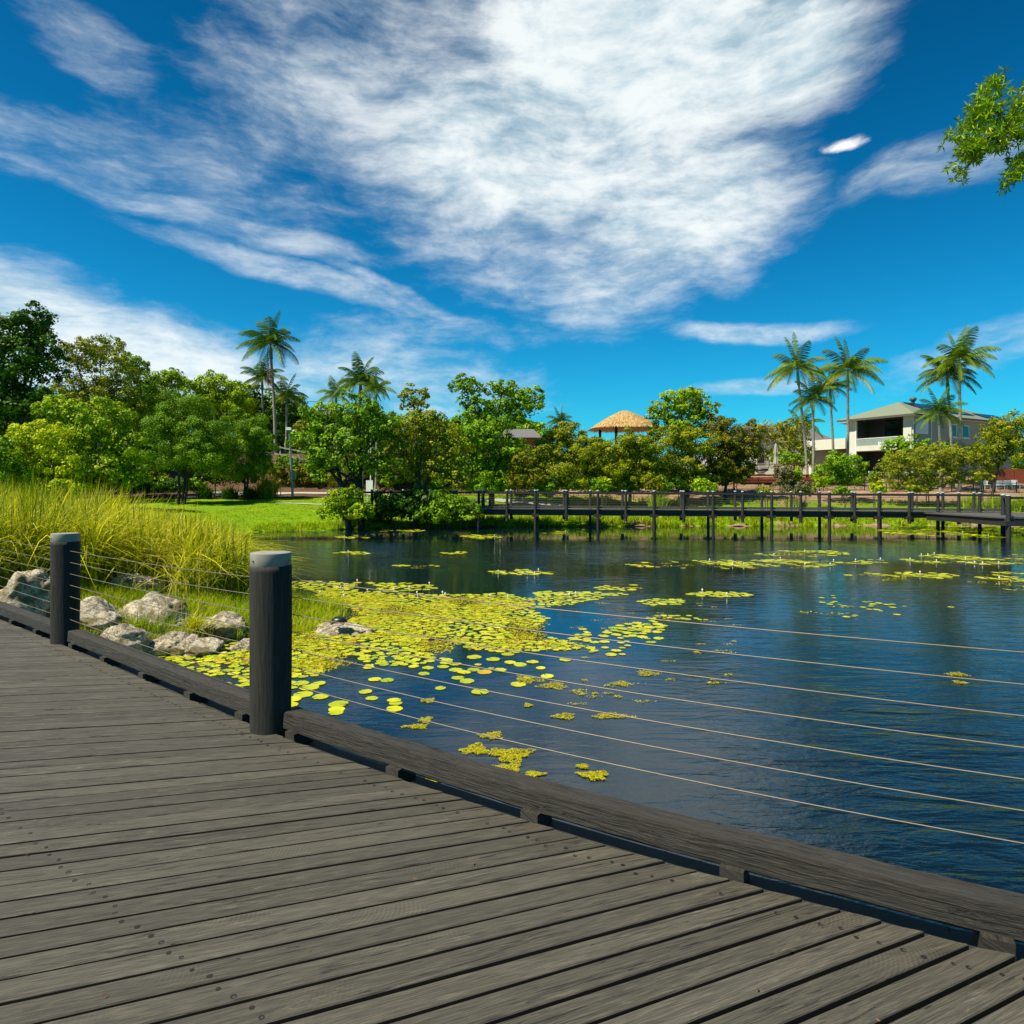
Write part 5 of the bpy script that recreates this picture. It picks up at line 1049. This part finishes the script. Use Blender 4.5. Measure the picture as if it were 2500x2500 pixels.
while cnt < 110:
    y = rng.uniform(14.2, 22); x = rng.uniform(-.80 * y - 1, -6.2); dl = np.interp(y, SLY, SLX) - x; px = 1250 + F * x / y
    if dl < 1.0 or px > 590: continue
    hh = np.interp(px, [-50, 200, 330, 450, 560, 640], [2.1, 2.1, 1.9, 1.7, 1.5, 1.2]) * rng.uniform(.8, 1.15); gz = ghf(x, y); hh = min(hh, (2.2 if px < 350 else 1.8) - (gz + .3) * .3); n = 34
    q, _ = blades(n, x, y, gz, hh, rng.uniform(1.1, 1.9), .05, rng.uniform(.9, 1.1), 7, .15); Qs.append(q); Ts.append(np.tile(np.clip(rng.normal(rng.choice([.2, .35, .6, .8]), .16, n), 0, 1), 7)); cnt += 1
meta(quads('broad_reeds', np.concatenate(Qs), np.concatenate(Ts), M['reed']), kind='stuff')
# a few dry seed stalks reaching over the water
Qs, Ts = [], []
for i in range(26):
    x, y = rng.uniform(-8.6, -6.6), rng.uniform(13.5, 17); gz = ghf(x, y); mbx = rng.uniform(.5, 1.1)
    q, _ = blades(2, x, y, gz, rng.uniform(1.2, 1.6), .9, .012, .7, 7, .1); Qs.append(q); Ts.append(np.full(14, .95))
meta(quads('seed_stalks', np.concatenate(Qs), np.concatenate(Ts), M['reed']), kind='stuff')
def meadow(name, n, region, hfun, w, mean, sd, mat, spread_=.6, seg=3, per=1, droop=.4):
    Qs, Ts = [], []; c_ = 0; tries = 0
    while c_ < n and tries < n * 60:
        tries += 1; p = region()
        if p is None: continue
        x, y = p; gz = ghf(x, y)
        if gz < WATER - .12: continue
        q, _ = blades(per, x, y, max(gz, WATER) - .02, hfun(x, y), spread_, w, droop, seg, .06 if per < 20 else .12); Qs.append(q); Ts.append(np.tile(np.clip(rng.normal(mean + .15 * math.sin(x * 3 + y * 2), sd, per), 0, 1), seg)); c_ += 1
    meta(quads(name, np.concatenate(Qs), np.concatenate(Ts), M[mat]), kind='stuff')
def r1():
    y = rng.uniform(10, 19); x = rng.uniform(-9.5, -4.2); return (x, y) if 0 < np.interp(y, SLY, SLX) - x + .25 < 5 else None
meadow('bank_grass', 1500, r1, lambda x, y: rng.uniform(.12, .42), .013, .45, .22, 'grass', .7, 3, 14, .6)
def r2():
    y = rng.uniform(12.6, 16.5); x = rng.uniform(-5.8, -3.0); dl = np.interp(y, SLY, SLX) - x; return (x, y) if -.9 < dl < 1 else None
Qs, Ts = [], []
for i in range(520):
    p = None
    while p is None: p = r2()
    x, y = p; q, _ = blades(14, x, y, max(ghf(x, y), WATER) - .01, rng.uniform(.08, .34), .7, .014, .6, 3, .09); Qs.append(q); Ts.append(np.tile(np.clip(rng.normal(.55, .28, 14), 0, 1), 3))
meta(quads('marsh_grass', np.concatenate(Qs), np.concatenate(Ts), M['grass']), kind='stuff')
# arching tuft among the boulders
Q, n_ = blades(130, 0, 0, 0, .75, .9, .02, .9, 6, .05); p = dpt(470, 1560, 12.2)
rt = thing('grass_tuft', 'arching green grass tuft growing between the waterline boulders', 'grass tuft', p); quads('leaves', Q, blade_tint(130, 6, .5, .2), M['reed'], rt)
# far bank edges
def r3():
    x = rng.uniform(-17, 42); y = np.interp(x, SFX, SFY) + rng.uniform(-.2, 2.2); return (x, y)
meadow('shore_grass', 2600, r3, lambda x, y: rng.uniform(.2, .55) * (1.2 if x > -3 else .8), .045, .42, .22, 'grass', .5, 3, 9, .4)
def r4():
    x = rng.uniform(-16, 60); y = np.interp(x, SFX, SFY) + np.interp(x, [-21, -17, -8, 2, 12, 25, 60], [24, 27, 30, 20, 17, 15, 14]) + rng.uniform(-.8, 1.2); return (x, y)
meadow('border_grass', 900, r4, lambda x, y: rng.uniform(.15, .5), .06, .6, .25, 'grass', .5, 3, 8, .4)
# lawn sward where the bank is seen closest
def r5():
    x = rng.uniform(-24, 3); y = rng.uniform(43, 66); return (x, y) if zone(x, y) == 'lawn' else None
meadow('lawn_grass', 9000, r5, lambda x, y: rng.uniform(.05, .12), .05, .40, .16, 'grass', .6, 2, 5, .3)

# ------------------------------------------------------------------ lily pads and floating weed
def inpoly(x, y, poly):
    c_ = False; j = len(poly) - 1
    for i in range(len(poly)):
        xi, yi = poly[i]; xj, yj = poly[j]
        if (yi > y) != (yj > y) and x < (xj - xi) * (y - yi) / (yj - yi + 1e-12) + xi: c_ = not c_
        j = i
    return c_
def wpt(px, py): return gpt(px, py, WATER)
def rowpoly(pts): return [wpt(*p) for p in pts]
main = rowpoly([(330, 1605), (480, 1592), (620, 1560), (760, 1528), (900, 1505), (800, 1470), (740, 1440), (960, 1450), (1150, 1452), (1330, 1455), (1480, 1460), (1400, 1476), (1290, 1486), (1340, 1512), (1290, 1540), (1440, 1583), (1250, 1596), (1120, 1585), (1050, 1620), (900, 1632), (780, 1650), (640, 1668), (480, 1700), (380, 1650)])
ell = lambda cx, cy, rx, ry: rowpoly([(cx + rx * math.cos(a), cy + ry * math.sin(a)) for a in np.linspace(0, 2 * math.pi, 14, endpoint=False)])
ell0 = ell
ell = lambda cx, cy, rx, ry: ell0(cx, cy, rx * 1.25, ry * 1.5) if cy < 1450 else ell0(cx, cy, rx, ry)
areas = [(main, 2100, .055, .105, 'm'), (ell(1560, 1535, 70, 14), 40, .08, .12, 'm'), (ell(1620, 1470, 60, 8), 40, .08, .12, 'm'), (ell(780, 1425, 60, 4), 30, .09, .14, 'm'), (ell(880, 1435, 150, 8), 120, .09, .14, 'm'), (ell(1350, 1452, 180, 6), 150, .09, .15, 'm'),
    (ell(1790, 1379, 210, 7), 330, .1, .17, 'f'), (ell(1960, 1352, 95, 5), 170, .1, .17, 'f'), (ell(2000, 1372, 140, 5), 200, .1, .17, 'f'), (ell(2390, 1366, 150, 9), 330, .1, .17, 'f'), (ell(2200, 1407, 110, 7), 200, .1, .16, 'f'), (ell(1760, 1452, 80, 6), 110, .09, .14, 'f'), (ell(2450, 1415, 60, 12), 80, .1, .16, 'f'), (ell(2480, 1432, 30, 10), 40, .1, .16, 'f'),
    (ell(2330, 1296, 150, 9), 330, .14, .25, 'f'), (ell(2450, 1306, 80, 5), 200, .14, .25, 'f'), (ell(1190, 1311, 55, 4), 120, .14, .22, 'f'), (ell(960, 1296, 60, 2.5), 60, .14, .22, 'f'), (ell(860, 1352, 40, 3), 30, .1, .16, 'f'), (ell(1010, 1384, 55, 3.5), 40, .1, .16, 'f'), (ell(1110, 1350, 25, 2), 20, .1, .16, 'f'), (ell(1280, 1398, 90, 4), 50, .1, .15, 'f'), (ell(1130, 1285, 160, 1.6), 110, .14, .2, 'f'), (ell(870, 1311, 40, 2.5), 40, .14, .2, 'f'), (ell(1350, 1300, 30, 2), 30, .14, .2, 'f'), (ell(1540, 1436, 70, 5), 40, .1, .14, 'f'), (ell(1650, 1512, 90, 10), 26, .05, .09, 'f'), (ell(2080, 1480, 260, 30), 40, .05, .09, 'f'),
    (ell(1500, 1565, 120, 40), 50, .05, .11, 'm'), (ell(1150, 1625, 130, 22), 20, .09, .13, 'm'), (ell(680, 1672, 120, 10), 20, .1, .14, 'm'), (ell(640, 1712, 90, 22), 26, .1, .15, 'n'), (ell(560, 1690, 60, 20), 14, .1, .15, 'n')]
pads = []; grid = {}
def place(x, y, r, k_=.82):
    g = (int(x // .3), int(y // .3))
    for i in (-1, 0, 1):
        for j in (-1, 0, 1):
            for (a, b_, c_) in grid.get((g[0] + i, g[1] + j), ()):
                if (x - a) ** 2 + (y - b_) ** 2 < ((r + c_) * k_) ** 2: return False
    grid.setdefault(g, []).append((x, y, r)); pads.append((x, y, r)); return True
singles = [(740, 1697, 23), (783, 1702, 20), (826, 1720, 24), (822, 1733, 20), (892, 1690, 16), (908, 1706, 15), (962, 1711, 17), (966, 1718, 16), (963, 1732, 20), (915, 1660, 16), (945, 1662, 16), (1035, 1646, 14), (1045, 1643, 12), (1075, 1681, 13), (1118, 1656, 16), (1140, 1664, 18), (1172, 1690, 22), (1002, 1616, 14), (1010, 1628, 13), (1080, 1609, 8), (1167, 1624, 9), (1199, 1633, 8), (1265, 1672, 19), (1300, 1617, 15), (1320, 1632, 12), (1291, 1655, 14), (1336, 1652, 16), (1380, 1612, 14), (1240, 1598, 16), (865, 1560, 14), (820, 1741, 18), (1190, 1533, 0)]
for (px, py, r) in singles:
    if r: x, y = wpt(px, py); place(x, y, r / F * y, .6)
for (poly, n, r0, r1_, kk) in areas:
    bx0, bx1 = min(p[0] for p in poly), max(p[0] for p in poly); by0, by1 = min(p[1] for p in poly), max(p[1] for p in poly); c_ = 0; cxm = (bx0 + bx1) * .37; n = int(n * .7)
    for _ in range(n * 14):
        if c_ >= n: break
        x, y = rng.uniform(bx0, bx1), rng.uniform(by0, by1)
        if not inpoly(x, y, poly) or ghf(x, y) > WATER - .02: continue
        if kk == 'm' and math.sin(x * 2.1 + 1) * math.sin(y * 1.3 + x) < -.62: continue
        if kk == 'f' and math.sin(x * 1.7 + cxm) + math.sin(y * 2.3 + x * .9 + cxm * 3) + .7 * math.sin(x * 5.1 + y * 3) < .35 + rng.random() * .3: continue
        if place(x, y, rng.uniform(r0, r1_)): c_ += 1
def pad_mesh(seed):
    r = random.Random(seed); n = 22; vs = [(0, 0, .004)]
    for j in range(n): a = .12 + (2 * math.pi - .24) * j / (n - 1); rr = 1 + r.uniform(-.03, .03); vs.append((rr * math.cos(a), rr * math.sin(a), .005 + r.uniform(-.002, .004)))
    mid_ = [(v[0] * .6, v[1] * .6, .004) for v in vs[1:]]
    fs = [(0, n + 1 + j, n + 2 + j) for j in range(n - 1)] + [(n + 1 + j, 1 + j, 2 + j, n + 2 + j) for j in range(n - 1)]
    return vs + mid_, fs
protos = []
for i in range(9):
    vs, fs = pad_mesh(i); mb = MB(); mb.add(vs, fs, 0, None, [.15, .3, .4, .5, .6, .7, .78, .45, .92][i]); me = mb.build('lily_pad', M['lily']).data; protos.append(me)
for o in [o for o in bpy.data.objects if o.name.startswith('lily_pad')]: bpy.data.objects.remove(o)
pads.sort(key=lambda p: -(p[2] ** 2) / p[1] ** 3)
vis = [p for p in pads if -.8 < p[0] / p[1] < .8]
for i, (x, y, r) in enumerate(vis[:300]):
    o = bpy.data.objects.new('lily_pad', protos[rng.integers(0, 8) if rng.random() < .96 else 8]); C.objects.link(o)
    o.location = (x, y, WATER + .004 + .003 * rng.random()); o.scale = (r, r, 1); o.rotation_euler = (rng.normal(0, .02), rng.normal(0, .02), rng.uniform(0, 6.28))
    px = 1250 + F * x / y; py = HY + F * 2.9 / y
    if py > 1602 and px > 700: meta(o, 'round yellow-green lily pad floating apart on open water right of the near post', 'lily pad', 'loose lily pads')
    elif py > 1675 and px <= 700: meta(o, 'yellow-green lily pad floating close behind the foot of the near post', 'lily pad', 'lily pads near the post foot')
    elif px < 620: meta(o, 'yellow-green lily pad in the mat below the waterline boulders', 'lily pad', 'lily pads below the boulders')
    else: meta(o, 'yellow-green lily pad in the dense mat around the turtle rock', 'lily pad', 'lily pads in the main mat')
mb = MB()
for (x, y, r) in vis[300:] + [p for p in pads if not -.8 < p[0] / p[1] < .8]:
    n = 9; a0 = rng.uniform(0, 6.28); z = WATER + .006 + .004 * rng.random(); tl = rng.normal(0, .05, 2)
    ring = [(x + r * math.cos(a0 + 6.0 * j / (n - 1)), y + r * math.sin(a0 + 6.0 * j / (n - 1)), z + .004 + r * (abs(tl[0]) + tl[0] * math.cos(a0 + 6 * j / 8)) * (1 if y > 18 else .3)) for j in range(n)]
    mb.add([(x, y, z)] + ring, [tuple(range(n + 1))], 0, None, float(np.clip(rng.normal(.5, .22), 0, 1)))
meta(mb.build('lily_pads', M['lily']), kind='stuff')
# flowers / white buds standing among the far pads
mb = MB()
for (x, y, r) in [p for p in pads if p[1] > 17]:
    if rng.random() < .05: mb.tube([(x, y, WATER), (x, y, WATER + .07)], .008, 4); mb.tube([(x, y, WATER + .06), (x, y, WATER + .09), (x, y, WATER + .12)], [.012, .03, .006], 6)
meta(mb.build('lily_buds', M['white']), kind='stuff')
# floating fern mats
def weed_quads(x, y, rx, ry, n, sz, edge=True):
    a = rng.uniform(0, 6.28, n); rr = np.sqrt(rng.random(n)); lob = 1 + .28 * np.sin(a * 3 + x * 7) + .16 * np.sin(a * 7 + y * 5)
    P = np.stack([x + np.cos(a) * rr * rx * lob, y + np.sin(a) * rr * ry * lob, WATER + .006 + rng.uniform(0, .008, n)], 1); Nn = np.tile([0, 0, 1.0], (n, 1))
    return leaf_quads(P, Nn, sz, .6, .25)
patch = [(1040, 1759, 14, 7, 'small floating fern patch below the isolated lily pads'), (1015, 1775, 30, 5, 'long thin floating fern patch nearest the kerb beam'), (1200, 1797, 28, 8, 'upper small floating fern patch crossed by the second lowest cable'), (1160, 1831, 32, 12, 'round floating fern patch left of the large one'),
    (1248, 1843, 48, 16, 'largest floating fern patch in the foreground'), (1231, 1882, 38, 17, 'dense floating fern patch below the largest one'), (1305, 1891, 22, 6, 'small floating fern patch right of the dense one'), (1450, 1894, 34, 10, 'floating fern patch crossed by the lowest cable at its right'), (1423, 1872, 14, 5, 'tiny floating fern patch above the one under the lowest cable'),
    (1055, 1908, 22, 6, 'floating fern patch glimpsed under the kerb beam'), (1068, 1850, 14, 5, 'tiny floating fern patch left of the round one'), (1378, 1750, 26, 7, 'floating fern patch left of the long streak'), (1495, 1749, 46, 6, 'long streak of floating fern in open water'), (1290, 1723, 10, 4, 'tiny floating fern patch under the middle cable'), (1350, 1675, 34, 8, 'floating fern patch beside two lily pads'),
    (1290, 1660, 34, 9, 'floating fern patch touching several lily pads'), (1046, 1711, 16, 5, 'small floating fern patch beside the open-water lily pads'), (2337, 1647, 24, 4, 'upper of two lone fern patches far right'), (2343, 1667, 14, 4, 'lower of two lone fern patches far right'), (1515, 1670, 20, 6, 'small fern patch left of the far cluster'), (1582, 1645, 26, 6, 'fern patch near the start of the third cable')]
for (px, py, rx, ry, lb) in patch:
    x, y = wpt(px, py); wy = wpt(px, py - ry)[1] - y; q = weed_quads(x, y, rx / F * y, max(wy, .05), int(120 + rx * ry * 1.5), .025)
    q[:, :, 0] -= x; q[:, :, 1] -= y; o = quads('fern_patch', q, np.clip(rng.normal(.55, .25, len(q)), 0, 1), M['weed']); o.location = (x, y, 0); meta(o, lb, 'water fern', 'floating fern patches')
Qs = []
dmat = rowpoly([(560, 1610), (700, 1560), (760, 1528), (860, 1500), (760, 1440), (960, 1455), (1250, 1462), (1300, 1480), (1180, 1500), (1330, 1515), (1300, 1545), (1420, 1580), (1240, 1590), (1120, 1575), (1050, 1600), (900, 1615), (760, 1640), (560, 1650)])
bx0, bx1 = min(p[0] for p in dmat), max(p[0] for p in dmat); by0, by1 = min(p[1] for p in dmat), max(p[1] for p in dmat)
for _ in range(1500):
    x, y = rng.uniform(bx0, bx1), rng.uniform(by0, by1)
    if inpoly(x, y, dmat) and math.sin(x * 1.9) * math.sin(y * 1.1 + x * .7) > -.45: Qs.append(weed_quads(x, y, .22, .22, 60, .05))
for (poly, n, r0, r1_, kk) in areas:
    if kk != 'f': continue
    cx_, cy_ = np.mean([p[0] for p in poly]), np.mean([p[1] for p in poly])
    for _ in range(n // 12):
        i = rng.integers(0, len(poly)); t = rng.uniform(0, .95); x, y = lerp(cx_, poly[i][0], t), lerp(cy_, poly[i][1], t); Qs.append(weed_quads(x, y, .3, .12, 22, .07))
for _ in range(150):
    px, py = rng.uniform(1350, 1800), rng.uniform(1470, 1720); 
    if rng.random() < .3: x, y = wpt(px, py); Qs.append(weed_quads(x, y, rng.uniform(.04, .18), .05, 24, .035))
q = np.concatenate(Qs); meta(quads('floating_fern', q, np.clip(rng.normal(.5, .27, len(q)), 0, 1), M['weed']), kind='stuff')

# ------------------------------------------------------------------ overhanging tree at the right
ft = thing('tree', 'near tree whose leafy branch hangs into the picture at the upper right', 'tree', (10.8, 9.4, ghf(10.8, 9.4))); o3 = Vector(ft.location); D = 9.0
mb = MB(); top = Vector((10.2, 9.2, 6.0)); mb.tube([o3 + Vector((0, 0, -.2)), Vector((10.7, 9.3, 2)), Vector((10.4, 9.2, 4.4)), top], [.2, .17, .14, .10], 10, jit=.08)
tw = [[(2600, 300), (2500, 328), (2440, 345), (2385, 375), (2350, 420)], [(2500, 328), (2450, 290), (2420, 250), (2400, 215), (2440, 200)], [(2440, 345), (2400, 310), (2360, 300)], [(2470, 310), (2480, 270), (2500, 240)], [(2400, 365), (2360, 345), (2340, 320)], [(2620, 400), (2540, 400), (2490, 415), (2470, 440)], [(2540, 400), (2500, 390), (2460, 395)], [(2430, 280), (2390, 260), (2380, 290)], [(2420, 330), (2370, 360), (2345, 380)], [(2500, 300), (2520, 260), (2480, 220)]]
Qs, Ts = [], []
mb.tube([top, dpt(2640, 290, D), dpt(2600, 300, D)], [.08, .05, .03], 6); mb.tube([Vector((10.4, 9.2, 4.4)), dpt(2660, 410, D), dpt(2620, 400, D)], [.07, .04, .02], 6)
mb.tube([top, top + Vector((1, .5, 1.6)), top + Vector((1.6, .8, 2.6))], [.09, .06, .03], 6)
for t_ in tw:
    dj = random.uniform(-.35, .35); pts = [dpt(px, py, D + dj * (i / len(t_))) for i, (px, py) in enumerate(t_)]; mb.tube(pts, [.018 * (1 - .18 * i) for i in range(len(pts))], 5)
    for a, b_ in zip(pts[:-1], pts[1:]):
        for k_ in range(24):
            base = a.lerp(b_, random.random()) + Vector((random.gauss(0, .06), random.gauss(0, .10), random.gauss(0, .06)))
            for l_ in range(9):
                d = Vector((random.gauss(0, 1), random.gauss(0, 1), random.gauss(-.15, .9))).normalized(); l2 = random.uniform(.07, .13); sd = d.cross(Vector((random.random(), random.random(), random.random()))).normalized() * .0095
                Qs.append([tuple(base - o3), tuple(base + d * l2 * .4 + sd - o3), tuple(base + d * l2 - o3), tuple(base + d * l2 * .4 - sd - o3)]); Ts.append(random.uniform(.15, .95))
mb.v = [(x - o3.x, y - o3.y, z - o3.z) for x, y, z in mb.v]; mb.build('trunk', M['bark'], ft)
quads('crown', np.array(Qs), Ts, M['leaf_mid'], ft)
# rest of that crown, beyond the frame
P, Nn, T, cl = crown_points([((12.6, 9.8, 7.8), (2, 2, 1.5))], .12, .35); quads('crown', leaf_quads(P, Nn, .14, .16, .8) - np.array(o3), T, M['leaf_bright'], ft)
